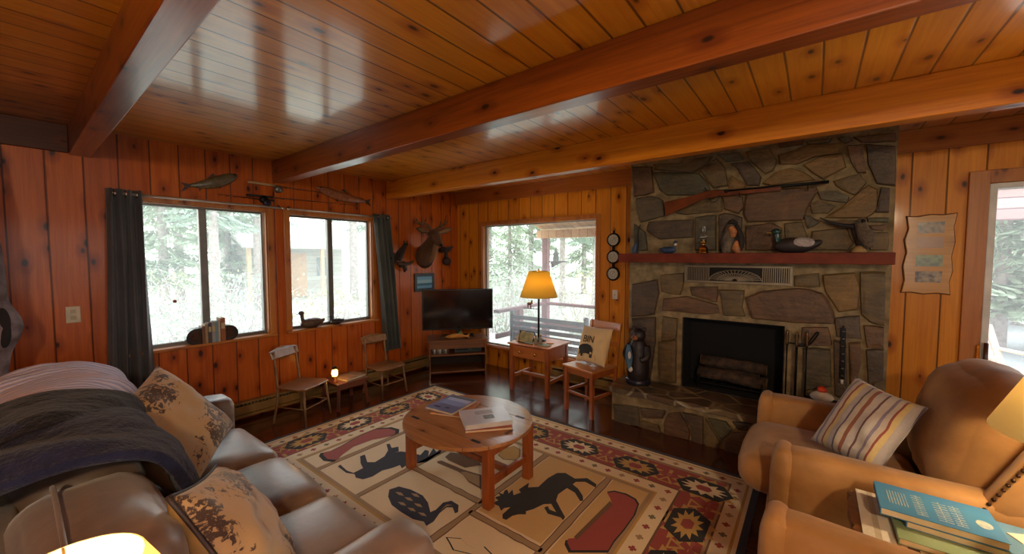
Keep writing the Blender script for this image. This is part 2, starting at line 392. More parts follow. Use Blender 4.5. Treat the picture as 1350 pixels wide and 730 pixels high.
# beams
def trim(name, mb, m, **k): return struct(mb.build(name, m, **k))
trim('beam_1', MB().box(WX, RX, .29, .395, 2.21, ZC), PB, bevel=.006)
trim('beam_2', MB().box(WX, RX, 1.585, 1.69, 2.21, ZC), PB, bevel=.006)
trim('beam_3', MB().box(WX, RX, 2.85, 2.95, 2.2, ZC), PBY, bevel=.006)
trim('shade_strip_1', MB().box(WX+.001, WX+.03, NY, .289, 2.22, ZC-.001), pine('painted shade strip', (84, 40, 16), (52, 22, 8), None, 1, 'y', .5, .05, spec=.2), bevel=.003)  # added dark strip stands in for shade along the wall top
trim('trim_2', MB().box(WX+.001, -1.452, WY-.03, WY-.001, 2.25, ZC-.001).box(.445, RX-.001, WY-.03, WY-.001, 2.25, ZC-.001), PTX, bevel=.003)
# ---- windows
def sidewindow(name, W, mull, lab):
    y0, y1, z0, z1 = W; r = struct(thing(name, None, None, (0, 0, 0)))
    xo = WX-.075
    b = MB(); w = .03
    for a in ((y0, y0+w, z0, z1), (y1-w, y1, z0, z1), (y0+w, y1-w, z0, z0+w), (y0+w, y1-w, z1-w, z1)): b.box(xo-.02, xo+.02, *a)
    b.build('window_frame', GREYM, r, bevel=.004)
    MB().box(xo-.018, xo+.03, mull-.028, mull+.028, z0+w, z1-w).build('mullion', GREYM, r, bevel=.004)
    MB().box(xo-.002, xo+.002, y0+w, mull-.028, z0+w, z1-w).build('pane', GLASS, r)
    MB().box(xo-.002, xo+.002, mull+.028, y1-w, z0+w, z1-w).build('pane', GLASS, r)
    b = MB(); c = .05
    b.box(WX+.001, WX+.016, y0-c, y0, z0, z1+c).box(WX+.001, WX+.016, y1, y1+c, z0, z1+c).box(WX+.001, WX+.016, y0, y1, z1, z1+c)
    b.box(xo+.02, WX+.001, y0, y0+.012, z0+.003, z1).box(xo+.02, WX+.001, y1-.012, y1, z0+.003, z1).box(xo+.02, WX+.001, y0+.012, y1-.012, z1-.012, z1)
    b.build('casing', PT, r, bevel=.003)
    MB().box(xo+.02, WX+.045, y0-.05, y1+.05, z0-.022, z0+.002).build('sill', PTY, r, bevel=.005)
    return r
sidewindow('window_1', W1, 1.045, '')
sidewindow('window_2', W2, 2.165, '')
r = struct(thing('window_3', None, None)); x0, x1, z0, z1 = W3; yo = WY+.08
b = MB(); w = .022
for a in ((x0, x0+w, z0, z1), (x1-w, x1, z0, z1), (x0+w, x1-w, z0, z0+w), (x0+w, x1-w, z1-w, z1)): b.box(a[0], a[1], yo-.02, yo+.02, a[2], a[3])
b.build('window_frame', plain('grey painted frame', (150, 146, 138), .5), r, bevel=.003)
MB().box(x0+w, x1-w, yo-.002, yo+.002, z0+w, z1-w).build('pane', GLASS, r)
b = MB(); c = .045
b.box(x0-c, x0, WY-.016, WY-.001, z0-c, z1+c).box(x1, x1+c, WY-.016, WY-.001, z0-c, z1+c).box(x0, x1, WY-.016, WY-.001, z1, z1+c).box(x0, x1, WY-.03, WY-.001, z0-.03, z0)
b.box(x0, x0+.01, WY-.001, yo-.02, z0, z1).box(x1-.01, x1, WY-.001, yo-.02, z0, z1).box(x0, x1, WY-.001, yo-.02, z1-.01, z1).box(x0, x1, WY-.001, yo-.02, z0, z0+.01)
b.build('casing', PT, r, bevel=.003)
for nm, W, pl in (('fill_window_4', W4, 'n'), ('window_5', W5, 'r')):  # near wall opening is unseen, added to let fill daylight in
    r = struct(thing(nm, None, None)); a0, a1, z0, z1 = W; b = MB()
    def bx(u0, u1, q0, q1):
        if pl == 'n': b.box(u0, u1, NY-.09, NY-.05, q0, q1)
        else: b.box(RX+.05, RX+.09, u0, u1, q0, q1)
    n = 3
    for k in range(n+1): u = a0+(a1-a0-.05)*k/n; bx(u, u+.05, z0, z1)
    bx(a0, a1, z0, z0+.04); bx(a0, a1, z1-.04, z1)
    b.build('window_frame', WHITEP, r)
# ---- door on the right of the far wall
r = struct(thing('door_1', None, None)); x0, x1, z0, z1 = DR
b = MB(); b.box(x0-.095, x0-.001, WY-.022, WY-.001, 0, z1+.09).box(x1+.001, x1+.095, WY-.022, WY-.001, 0, z1+.09).box(x0-.001, x1+.001, WY-.022, WY-.001, z1+.002, z1+.09); b.build('casing', PT, r, bevel=.004)
b = MB(); b.box(x0, x0+.035, WY-.018, WY+.1, 0.01, z1).box(x1-.035, x1, WY-.018, WY+.1, 0.01, z1).box(x0+.035, x1-.035, WY-.018, WY+.1, z1-.035, z1).box(x0+.035, x1-.035, WY+.01, WY+.13, .001, .03); b.build('door_frame', WHITEP, r, bevel=.004)
MB().box(x0+.035, x1-.035, WY+.07, WY+.075, .04, z1-.035).build('pane', GLASS, r)
MB().box(x0-.02, x0-.002, WY-.036, WY-.023, .72, .9).build('strike_plate', BRASS, r, bevel=.002)
MB().tube([(x0+.02, WY-.05, .7), (x0+.02, WY-.05, .92)], .012, 8).build('door_handle', DKW, r)
# baseboards / heaters
def heater(label, x0, x1, y0, y1, ax):
    t = thing('baseboard_heater', label, 'heater', ((x0+x1)/2, (y0+y1)/2, 0))
    cx, cy = (x0+x1)/2, (y0+y1)/2
    M = Matrix.Translation((-cx, -cy, 0))
    b = MB(M); b.box(x0, x1, y0, y1, .03, .055).box(x0, x1, y0, y1, .155, .17)
    if ax == 'y': b.box(x0, x0+.01, y0, y1, .055, .155).box(x1-.012, x1, y0, y1, .062, .135)
    else: b.box(x0, x1, y1-.01, y1, .055, .155).box(x0, x1, y0, y0+.012, .062, .135)
    b.build('cover', HEAT, t, bevel=.003)
    b = MB(M)
    if ax == 'y':
        k = y0+.02
        while k < y1-.02: b.box(x0+.012, x1-.014, k, k+.003, .06, .14); k += .03
        b.box(x0+.004, x0+.03, y0, y0+.03, 0, .03).box(x0+.004, x0+.03, y1-.03, y1, 0, .03)
    else:
        k = x0+.02
        while k < x1-.02: b.box(k, k+.003, y0+.014, y1-.012, .06, .14); k += .03
        b.box(x0, x0+.03, y1-.03, y1-.004, 0, .03).box(x1-.03, x1, y1-.03, y1-.004, 0, .03)
    b.build('fin', GREYM, t)['kind'] = 'stuff'
    return t
heater('long beige baseboard heater under the two side windows', WX+.001, WX+.07, 1.0, 3.45, 'y')
heater('short beige baseboard heater under the porch window beside the hearth', -2.5, -1.5, WY-.075, WY-.001, 'x')

# ================================================================== OUTDOORS
GZ = -.45
GROUND = plain('pale frosty ground', (216, 218, 210), .95, c2=(158, 166, 142), nscale=1.6)
ASPH = plain('grey drive', (150, 152, 152), .9)
struct(MB().box(-60, 60, -40, 70, GZ-.1, GZ).build('ground', GROUND))
struct(MB().box(.2, 9, 7.5, 30, GZ, GZ+.02).build('driveway', ASPH))
DECK = pine('weathered deck', (150, 120, 112), (120, 92, 86), 'y', .14, 'x', .7, 0., knots=.2, groove=.03)
struct(MB().box(-3.75, 3.2, WY+TH, 5.75, -.22, -.16).box(-3.7, 3.1, 5.6, 5.7, GZ, -.22).box(-3.7, -3.6, WY+TH, 5.7, GZ, -.22).build('deck', DECK))
RED = plain('faded red rail paint', (140, 84, 86), .6, c2=(118, 74, 76))
t = thing('deck_railing', 'faded red wooden deck railing with corner post outside the large window', 'railing', (-3.55, 5.5, -.16))
M = Matrix.Translation((3.55, -5.5, .16))
for nm, p in (('top_rail', (-3.60, 1.2, 5.45, 5.55, .70, .745)), ('top_rail', (-3.60, -3.5, WY+TH+.02, 5.45, .70, .745)), ('lower_rail', (-3.55, 1.2, 5.48, 5.52, .33, .40)), ('lower_rail', (-3.57, -3.53, WY+TH+.02, 5.45, .33, .40))):
    MB(M).box(*p).build(nm, RED, t, bevel=.004)
for px, py, top in ((-3.55, 5.5, 1.80), (-3.55, 4.75, .70), (-1.6, 5.5, .7), (.3, 5.5, 1.8)):
    MB(M).box(px-.05, px+.05, py-.05, py+.05, -.16, top).build('post', RED, t, bevel=.004)
t = thing('porch_roof', 'pale board porch roof seen through the top of the large window', 'roof', (-3.6, 5.5, 1.8))
M = Matrix.Translation((3.6, -5.5, -1.8)); RF = pine('porch roof boards', (232, 196, 140), (206, 164, 108), 'x', .14, 'y', .5, 0., knots=.3)
MB(M).poly([(-3.7, 5.75, 1.9), (.6, 5.75, 1.9), (.6, WY+TH+.01, 2.36), (-3.7, WY+TH+.01, 2.36)], (0, 0, .05)).build('roof_board', RF, t)
MB(M).box(-3.7, .6, 5.44, 5.56, 1.8, 1.93).build('beam', RF, t, bevel=.004)
# bench on the deck
t = thing('slatted_bench', 'grey slatted bench on the deck with its back to the large window', 'bench', (-2.9, 4.55, -.16))
BW = plain('weathered grey slats', (84, 74, 78), .6, c2=(64, 56, 62))
def bslat(nm, z, y=4.5, h=.055): MB(Matrix.Translation((2.9, -4.55, .16))).box(-3.42, -2.25, y, y+.02, z, z+h).build(nm, BW, t, bevel=.003)
for k in range(5): bslat('back_slat', .27+k*.085, 4.45-k*.008)
for k in range(4): MB(Matrix.Translation((2.9, -4.55, .16))).box(-3.42, -2.25, 4.53+k*.09, 4.6+k*.09, .2, .22).build('seat_slat', BW, t, bevel=.003)
for x in (-3.46, -2.28):
    bb = MB(Matrix.Translation((2.9, -4.55, .16))); bb.box(x, x+.05, 4.41, 4.46, -.16, .68).ell((x+.025, 4.43, .70), (.035, .035, .035)).box(x, x+.05, 4.8, 4.86, -.16, .42).box(x, x+.05, 4.46, 4.86, .15, .2).box(x, x+.05, 4.46, 4.86, .42, .46)
    bb.build('end_frame', plain('dark iron', (50, 48, 56), .5, .3), t, bevel=.003)
# bird feeder on the porch post
p = ony(733, 344, 5.42)
t = thing('bird_feeder', 'small green bird feeder lantern on a bracket at the porch post', 'bird feeder', p)
MB().box(-.1, .17, -.06, .06, -.02, 0).build('tray', BW, t, bevel=.003)
MB().poly([(-.1, -.01, -.02), (.1, -.01, -.02), (-.08, -.01, -.11)], (0, .02, 0)).build('bracket', BW, t)
MB().lathe([(.05, 0), (.055, .03), (.045, .1), (.06, .105), (.03, .15), (.01, .19), (.012, .22)], 12).build('feeder_body', plain('verdigris', (110, 140, 128), .5), t)

NEED = plain('conifer needles', (204, 216, 190), .8, c2=(160, 180, 150), nscale=3)
NEED2 = plain('blue green needles', (190, 206, 188), .8, c2=(144, 168, 148), nscale=3)
BARK = plain('pale bark', (196, 184, 178), .9, c2=(164, 150, 144), bump=.5)
def conifer_meshes(seed, h, r, trunk_bare=.15, nb=110):
    rnd = random.Random(seed); tb = MB(); tb.tube([(0, 0, 0), (.03, 0, h*.5), (0, 0, h)], [h*.013+.03, h*.009+.02, .01], 8)
    fb = MB(); verts = []; faces = []
    def quad(p, d, sdir, L, w):
        i = len(verts); verts.extend([p-sdir*w*.2, p+sdir*w*.2, p+d*L+sdir*w*.5, p+d*L*1.15, p+d*L-sdir*w*.5]); faces.append((i, i+1, i+2, i+3, i+4))
    for k in range(nb):
        f = (k+rnd.random())/nb; z = h*(trunk_bare+(1-trunk_bare)*f); L = r*(1-f)**.75*rnd.uniform(.7, 1.1)+.1; a = rnd.uniform(0, 2*PI)
        out = Vector((math.cos(a), math.sin(a), 0)); side = Vector((-out.y, out.x, 0)); m = max(4, int(L*7))
        for j in range(m):
            s = (j+.5)/m; p = Vector((0, 0, z))+out*L*s+Vector((0, 0, -L*.35*s*s+.06*math.sin(j))); w = L*.3*(1-s)+.1
            for sg in (-1, 1):
                d = (out*.5+side*sg+Vector((0, 0, rnd.uniform(-.45, -.05)))).normalized(); quad(p, d, out, w*rnd.uniform(.8, 1.3), .1+L*.035)
                if rnd.random() < .6: d = (out*.6+side*sg*.5+Vector((0, 0, -.8))).normalized(); quad(p, d, out, w*.7, .1)
    fb.add(verts, faces); return tb, fb
def conifer(seed, h, r, m, label, group, bare=.15, nb=110):
    t = thing('conifer_tree', label, 'tree', group=group); tb, fb = conifer_meshes(seed, h, r, bare, nb)
    tb.build('trunk', BARK, t); fb.build('foliage', m, t, recalc=False); return t
def at(px, dist, dy=0):     # spot on the outside ground, `dist` metres from the house viewpoint along that bearing
    d = ray(px, 340); d.z = 0; d.normalize(); return (d.x*dist, d.y*dist, GZ)
GA = 'frosted conifers outside the two side windows'; GB = 'conifers beyond the porch'; GC = 'conifers outside the right doorway'  # needles coloured pale to carry the overexposed haze outside
protoA = conifer(1, 9., 1.8, NEED, 'pale conifer in the woods outside the side windows', GA, .12, 130)
protoB = conifer(2, 11., 1.6, NEED2, 'tall pale pine with bare lower trunk outside the side windows', GA, .3, 110)
protoA.location = at(215, 17); protoB.location = at(236, 19)
def plant(src, px, dist, sc, rz, label, group):
    o = copy_tree(src); o.location = at(px, dist); o.scale = (sc,)*3; o.rotation_euler = (0, 0, rz); prop(o, label, None, group); return o
for px, d, sc, rz in ((60, 13, 1., 1), (160, 24, 1.1, 2), (300, 21, 1.1, .6)):
    plant(protoA, px, d, sc, rz, 'pale conifer in the woods outside the side windows', GA)
for px, d, sc, rz in ((282, 15, .9, 1), (341, 17, 1., 3), (466, 19, 1.1, 1), (486, 26, 1.1, 4)):
    plant(protoB, px, d, sc, rz, 'tall pale pine with bare lower trunk outside the side windows', GA)
for px, d, sc, rz, s in ((645, 17, .9, 1, 0), (672, 13, .6, 2, 0), (700, 20, 1., 3, 0), (684, 27, 1.1, 5, 1), (742, 15, .8, 4, 1), (770, 21, 1., 2, 0), (785, 13, .7, 1, 1)):
    plant((protoA, protoB)[s], px, d, sc, rz, 'pale conifer in the woods beyond the deck railing', GB)
for px, d, sc, rz, s in ((1322, 13, .9, 1, 0), (1348, 18, 1., 2.5, 0), (1390, 13, .8, 4, 0), (1300, 21, 1., 3, 0)):
    plant((protoA, protoB)[s], px, d, sc, rz, 'blue green conifer outside the right hand doorway', GC)
TWIG = plain('pale twigs', (206, 198, 190), .9, c2=(166, 156, 150))
def shrub(px, dist, seed, label, h=1.1, n=46, leaf=None):
    rnd = random.Random(seed); t = thing('bare_shrub', label, 'shrub', at(px, dist)); b = MB()
    for k in range(n):
        a = rnd.uniform(0, 2*PI); tl = rnd.uniform(.2, .9); L = h*rnd.uniform(.6, 1.2); p = Vector((rnd.uniform(-.3, .3), rnd.uniform(-.3, .3), 0)); pts = [p.copy()]
        d = Vector((math.cos(a)*tl, math.sin(a)*tl, 1)).normalized()
        for j in range(4): d = (d+Vector((rnd.uniform(-.3, .3), rnd.uniform(-.3, .3), 0))).normalized(); p = p+d*L/4; pts.append(p.copy())
        b.tube(pts, [.012, .01, .008, .006, .004], 4)
        for q in pts[2:]:
            e = Vector((rnd.uniform(-1, 1), rnd.uniform(-1, 1), rnd.uniform(0, 1))).normalized()*L*.3; b.tube([q, q+e], [.006, .003], 3)
    b.build('twigs', TWIG, t)
    fb = MB(); vs = []; fs = []
    for k in range(700):
        q = Vector((rnd.gauss(0, .45), rnd.gauss(0, .45), rnd.uniform(.1, h*1.05))); u = Vector((rnd.uniform(-1, 1), rnd.uniform(-1, 1), rnd.uniform(-1, 1))).normalized()*.035; v = u.orthogonal().normalized()*.018
        i = len(vs); vs.extend([q-u, q+v, q+u, q-v]); fs.append((i, i+1, i+2, i+3))
    fb.add(vs, fs); fb.build('leaves', leaf or NEED, t, recalc=False)
    return t
YEL = plain('pale yellow leaves', (204, 204, 164), .8, c2=(160, 160, 120))
shrub(205, 8.5, 1, 'pale green shrub low outside the left pane of the first side window', 1.2, leaf=NEED2)
shrub(250, 11, 2, 'yellowish shrub outside the first side window behind the bookends', 1.6, leaf=YEL)
shrub(318, 10, 3, 'pale bushy shrub outside the right pane of the first side window', 1.5, leaf=NEED2)
shrub(412, 7.5, 4, 'twiggy bare shrub outside the second side window above the duck decoy', 1.3, leaf=YEL)
shrub(465, 8.5, 5, 'pale leafy shrub outside the right pane of the second side window', 1.2, leaf=NEED)
shrub(665, 10, 6, 'pale shrub beyond the deck rail left of the lamp', 1.6, leaf=NEED)
shrub(700, 9.5, 7, 'greenish shrub beyond the deck rail behind the lamp shade', 1.5, leaf=NEED2)
shrub(770, 10, 8, 'pale shrub beyond the deck rail at the right end of the large window', 1.5, leaf=YEL)
# neighbouring cabin seen through the second side window
p = at(392, 21); t = thing('neighbour_cabin', 'pale neighbouring cabin with low porch roof outside the second side window', 'cabin', p, YAW+.9)
SID = pine('pale siding', (196, 196, 186), (170, 172, 164), 'z', .2, 'x', .8, 0, knots=0, groove=.04, gc=(120, 120, 112)); ROOFM = plain('pale roof', (214, 208, 206), .8)
MB().box(-2.2, 2.2, 0, 3, 0, 2.5).build('wall', SID, t)
MB().poly([(-2.6, -1.2, 2.3), (2.6, -1.2, 2.3), (2.6, 1.5, 3.6), (-2.6, 1.5, 3.6)], (0, 0, .12)).poly([(-2.6, 4.2, 2.3), (2.6, 4.2, 2.3), (2.6, 1.5, 3.6), (-2.6, 1.5, 3.6)], (0, 0, .12)).build('roof', ROOFM, t)
for x in (-2.3, -.8, .7, 2.2): MB().box(x-.07, x+.07, -1.05, -.91, 0, 2.36).build('porch_post', plain('yellow post', (222, 190, 150), .7), t)
MB().box(-.5, .4, -.03, 0, .05, 2.1).build('cabin_door', plain('tan door', (200, 160, 120), .6), t)
MB().box(.9, 1.7, -.03, 0, 1., 1.9).build('cabin_window', plain('dull pane', (120, 134, 140), .3), t)
# what stands outside the right doorway
p = ony(1312, 418, 8.6); p.z = GZ+.02; h = .62
t = thing('lawn_chair', 'pale wooden lawn chair on the drive outside the doorway', 'chair', p, .5); LW = plain('pale orange wood', (226, 196, 172), .6)
for k in range(5): MB().bar((-.22+k*.11, .1, .3), (-.26+k*.13, .38, .98-.04*abs(k-2)), .09, .02, (0, 1, 0)).build('back_slat', LW, t)
for k in range(4): MB().box(-.27, .27, -.35+k*.12, -.25+k*.12, .33-k*.02, .35-k*.02).build('seat_slat', LW, t)
for s in (-1, 1):
    MB().box(s*.3-.03, s*.3+.03, -.34, -.27, 0, .55).build('leg', LW, t); MB().bar((s*.3, -.3, .3), (s*.3, .45, .05), .03, .09, (1, 0, 0)).build('leg', LW, t); MB().box(s*.32-.06, s*.32+.06, -.42, .3, .55, .575).build('armrest', LW, t)
za, zb = ony(1330, 252, 6.2).z, ony(1330, 290, 6.2).z
t = thing('porch_gable', 'pinkish lap board gable across the top of the doorway view', 'gable', (2.6, 6.2, 0))
LAP = pine('pinkish lap boards', (206, 180, 180), (188, 160, 162), 'z', .11, 'x', .7, 0, knots=0, groove=.08, gc=(110, 84, 88))
MB(Matrix.Translation((-2.6, -6.2, 0))).box(.7, 4.6, 6.2, 6.26, zb, za+.5).build('board', LAP, t)
for x in (.62, 4.55): MB(Matrix.Translation((-2.6, -6.2, 0))).box(x-.06, x+.06, 6.17, 6.29, GZ, za+.3).build('post', RED, t)

# ================================================================== FIREPLACE
FX0, FX1, FY = -1.43, .418, 3.72
OX0, OX1, OZ0, OZ1 = -.935, -.172, .32, .955
GX0, GX1, GZ0, GZ1 = -.905, -.145, 1.285, 1.415
fp = thing('stone_fireplace', 'big rubble stone fireplace and chimney breast with raised hearth on the far wall', 'fireplace', (-.5, FY, 0))
FM = Matrix.Translation((.5, -FY, 0))
b = MB(FM)
for u0, u1, z0, z1 in wall_rects(FX0, FX1, 0, ZC-.002, [(OX0, OX1, OZ0, OZ1), (GX0, GX1, GZ0, GZ1)]): b.box(u0, u1, FY, WY-.001, z0, z1)
b.build('chimney_breast', MORT, fp)
rs = random.Random(5)
def stone(mb, pts, out, depth=.026, slot=None):
    """chiselled stone: outline on the mortar face, raised and drawn in"""
    P = [Vector(p) for p in pts]; c = sum(P, Vector())/len(P); n = Vector(out)
    # roughen outline
    Q = []
    for i, p in enumerate(P):
        q = P[(i+1) % len(P)]; Q.append(p); L = (q-p).length
        if L > .07: Q.append(p.lerp(q, .5)+(c-p).normalized()*rs.uniform(-.008, .004))
    m = len(Q); rings = []
    for k, (s, h) in enumerate(((1.05, 0), (1.03, depth*.55), (.965, depth), (.62, depth*1.15))):
        rings.append([c+(q-c)*s+n*(h+(rs.uniform(-.003, .003) if k == 2 else 0)) for q in Q])
    verts = [v for r_ in rings for v in r_]+[c+n*depth*1.15]; faces = []
    for k in range(3):
        for i in range(m): faces.append((k*m+i, k*m+(i+1) % m, (k+1)*m+(i+1) % m, (k+1)*m+i))
    for i in range(m): faces.append((3*m+i, 3*m+(i+1) % m, 4*m))
    mb.mi = rs.randrange(len(STN)) if slot is None else slot; mb.add(verts, faces)
A = [(3, (50,215),(140,215),(150,330),(110,345),(60,350)), (0, (155,200),(310,195),(350,175),(420,165),(380,210),(330,240),(160,225)), (5, (150,240),(360,245),(400,290),(410,320),(370,345),(215,345),(180,320)),
 (0, (385,215),(440,175),(480,215),(495,300),(430,310),(370,230)), (2, (445,155),(550,145),(570,180),(490,190)), (4, (505,200),(590,190),(650,260),(640,300),(590,300),(540,220)), (1, (500,300),(515,255),(580,300),(570,315),(500,320)),
 (0, (580,145),(690,125),(720,180),(705,230),(670,245),(600,180)), (1, (735,160),(880,110),(1010,105),(1020,150),(900,165),(820,200),(740,200)), (1, (850,205),(930,165),(1030,155),(1045,215),(940,270),(890,240)),
 (1, (660,290),(720,240),(790,220),(850,240),(900,275),(700,300)), (3, (1055,115),(1120,110),(1140,240),(1100,240),(1070,190)), (4, (1145,110),(1275,120),(1275,300),(1190,290),(1150,200)), (3, (1085,75),(1275,55),(1275,95),(1120,100)),
 (2, (1010,80),(1060,70),(1080,90),(1040,105)), (0, (860,95),(980,80),(970,100),(870,108)), (3, (735,105),(850,90),(840,110),(740,122)), (0, (990,280),(1110,245),(1140,290),(1090,345),(1030,320),(1000,300)),
 (2, (915,330),(1010,325),(1060,355),(1050,380),(930,365)), (0, (880,385),(920,370),(1000,395),(960,430),(890,430)), (1, (1150,300),(1190,320),(1190,410),(1140,450),(950,450),(1030,400)), (4, (1210,310),(1250,315),(1245,425),(1185,425)),
 (5, (1145,450),(1245,450),(1240,472),(1150,470)), (3, (1150,485),(1230,485),(1220,512),(1165,505)), (0, (1160,520),(1240,520),(1240,600),(1160,600),(1150,550)), (3, (590,330),(900,310),(910,330),(860,410),(840,460),(700,465),(590,470),(570,430)),
 (3, (470,345),(560,335),(570,400),(545,430),(480,410)), (0, (240,425),(420,360),(460,350),(465,420),(300,435)), (2, (70,360),(140,350),(190,370),(200,440),(90,470),(75,420)), (4, (130,470),(330,460),(330,540),(180,550),(120,510)),
 (2, (345,450),(440,440),(440,600),(345,600)), (4, (455,440),(480,430),(560,450),(562,600),(455,600)), (3, (580,490),(700,475),(745,500),(745,600),(580,600)), (0, (760,480),(840,470),(866,540),(855,580),(770,590)),
 (2, (850,440),(880,440),(925,470),(870,500)), (0, (890,515),(1050,500),(1080,570),(1055,600),(880,600)), (5, (60,480),(110,520),(120,600),(60,600)), (4, (1072,505),(1130,490),(1140,600),(1100,600)), (0, (970,465),(1130,460),(1060,490))]
Bq = [(4, (185,50),(290,30),(300,90),(280,180),(180,190)), (0, (310,10),(410,0),(410,48),(395,95),(315,80)), (3, (325,115),(425,103),(555,140),(565,175),(500,182),(320,165)), (3, (440,62),(560,60),(555,128),(450,97)),
 (0, (570,75),(680,78),(670,150),(685,190),(590,185)), (3, (690,110),(760,82),(920,68),(1020,90),(1070,170),(1070,222),(900,217),(720,200)), (0, (905,12),(1010,0),(1015,60),(905,58)), (1, (1030,10),(1170,0),(1190,60),(1180,160),(1100,170),(1040,80)),
 (0, (1195,0),(1305,0),(1300,230),(1240,215),(1200,180)), (0, (320,192),(382,202),(378,290),(315,300)), (0, (300,308),(378,300),(375,485),(300,480)), (4, (182,205),(285,200),(285,300),(260,480),(230,480)), (3, (938,242),(1050,240),(1068,318),(938,318)),
 (2, (940,335),(1060,340),(1065,500),(945,520)), (4, (1082,200),(1190,190),(1198,290),(1092,280)), (4, (1078,300),(1130,312),(1138,560),(1082,540)), (3, (1145,312),(1195,310),(1198,400),(1160,540),(1150,540)), (3, (1212,232),(1298,240),(1298,330),(1226,330)),
 (4, (1222,342),(1298,340),(1296,470),(1232,500)), (0, (1172,550),(1230,512),(1258,490),(1240,600))]
b = MB(FM)
for s in A: stone(b, [ony(820+x/3.545, 160+y/3.545, FY) for x, y in s[1:]], (0, -1, 0), .024, s[0])
for s in Bq: stone(b, [ony(780+x/3.375, 360+y/3.375, FY) for x, y in s[1:]], (0, -1, 0), .024, s[0])
for x0, x1, z0, z1 in ((-1.0, -.6, 1.16, 1.27), ): pass
b.build('stone_facing', STN, fp)
# hearth
HF, HT = 3.34, .32
MB(FM).box(FX0-.01, FX1-.01, HF+.02, FY-.001, 0, HT-.045).build('hearth_base', MORT, fp)
Cq = [(2, (620,10),(735,22),(745,112),(625,95)), (4, (745,25),(865,40),(850,78),(760,72)), (0, (752,86),(835,110),(845,148),(757,125)), (3, (860,100),(885,55),(938,50),(982,130),(978,178),(865,155)), (4, (952,50),(1048,72),(1048,200),(995,185),(990,120)),
 (0, (1060,80),(1128,190),(1118,228),(1060,205)), (5, (1072,75),(1158,92),(1188,130),(1135,180)), (3, (1202,145),(1295,150),(1288,270),(1152,238),(1152,190)), (4, (1190,92),(1300,102),(1300,140),(1215,130))]
b = MB(FM)
for s in Cq: stone(b, [ony(640+x/3.65, 530+y/3.65, HF+.02) for x, y in s[1:]], (0, -1, 0), .018, s[0])
x = -.33
while x < .35:
    w_ = rs.uniform(.1, .17); stone(b, [(x, HF+.02, .02), (x+w_-.02, HF+.02, .03), (x+w_-.01, HF+.02, .24), (x+.01, HF+.02, .25)], (0, -1, 0), .018); x += w_
b.build('hearth_stone', STN, fp)
edge = [(-1.47, FY), (-1.47, 3.33)]
x = -1.47
while x < .35: x += rs.uniform(.06, .16); edge.append((min(x, .40), 3.315+rs.uniform(-.02, .02)))
edge += [(.41, FY)]
b = MB(FM); b.poly([(x, min(y, FY-.001), HT-.045) for x, y in edge], (0, 0, .045)); b.build('hearth_slab', FLAG, fp, bevel=.008)
# firebox lining, logs
b = MB(FM); b.box(OX0+.001, OX1-.001, WY-.04, WY-.02, OZ0, OZ1).box(OX0+.001, OX0+.012, FY+.03, WY-.04, OZ0, OZ1-.001).box(OX1-.012, OX1-.001, FY+.03, WY-.04, OZ0, OZ1-.001).box(OX0+.012, OX1-.012, FY+.03, WY-.04, OZ1-.012, OZ1-.001).box(OX0+.012, OX1-.012, FY+.01, WY-.04, OZ0-.02, OZ0+.004)
b.build('firebox', DARK, fp)
gx = (OX0+OX1)/2
t = thing('fire_grate', 'black iron fire grate low in the dark firebox', 'grate', (gx, 3.88, OZ0+.004)); b = MB()
for k in range(7): b.bar((-.24+k*.08, -.11, .06), (-.24+k*.08, .1, .06), .014, .014)
b.bar((-.26, -.11, .055), (.26, -.11, .055), .014, .014).bar((-.26, .1, .055), (.26, .1, .055), .014, .014)
for x in (-.24, .24): b.bar((x, -.11, 0), (x, -.11, .12), .014, .014).bar((x, .1, 0), (x, .1, .06), .014, .014)
b.build('bar', BLK, t)
BRK = plain('charred bark', (82, 62, 46), .9, c2=(40, 32, 28), nscale=20, bump=.8, bscale=30); CUT = plain('log end grain', (120, 96, 66), .8)
def log(a, c, r, lab):
    a, c = Vector(a), Vector(c); t = thing('firewood_log', lab, 'log', a); d = c-a
    b = MB(); p = [d*(k/5)+Vector((0, 0, rs.uniform(-.006, .006))) for k in range(6)]; b.tube(p, [r*rs.uniform(.93, 1.05) for _ in p], 12); b.build('bark', BRK, t)
    e = d.normalized(); MB().tube([d, d+e*.003], r*.9, 12).tube([-e*.003, Vector()], r*.9, 12).build('cut_end', CUT, t)
log((gx-.26, 3.86, OZ0+.125), (gx+.27, 3.82, OZ0+.125), .052, 'lower front log lying on the grate in the firebox')
log((gx-.22, 3.955, OZ0+.13), (gx+.2, 3.955, OZ0+.13), .05, 'lower back log lying on the grate in the firebox')
log((gx-.25, 3.90, OZ0+.235), (gx+.26, 3.90, OZ0+.215), .05, 'topmost log resting across the two others in the firebox')
# mantel shelf
MZ0, MZ1 = 1.447, 1.527
o = MB().box(-1.455, .408, 3.5, FY-.03, MZ0, MZ1).build('mantel_shelf', MAN, bevel=.004); prop(o, 'long red brown mantel shelf across the stone chimney breast', 'mantel')
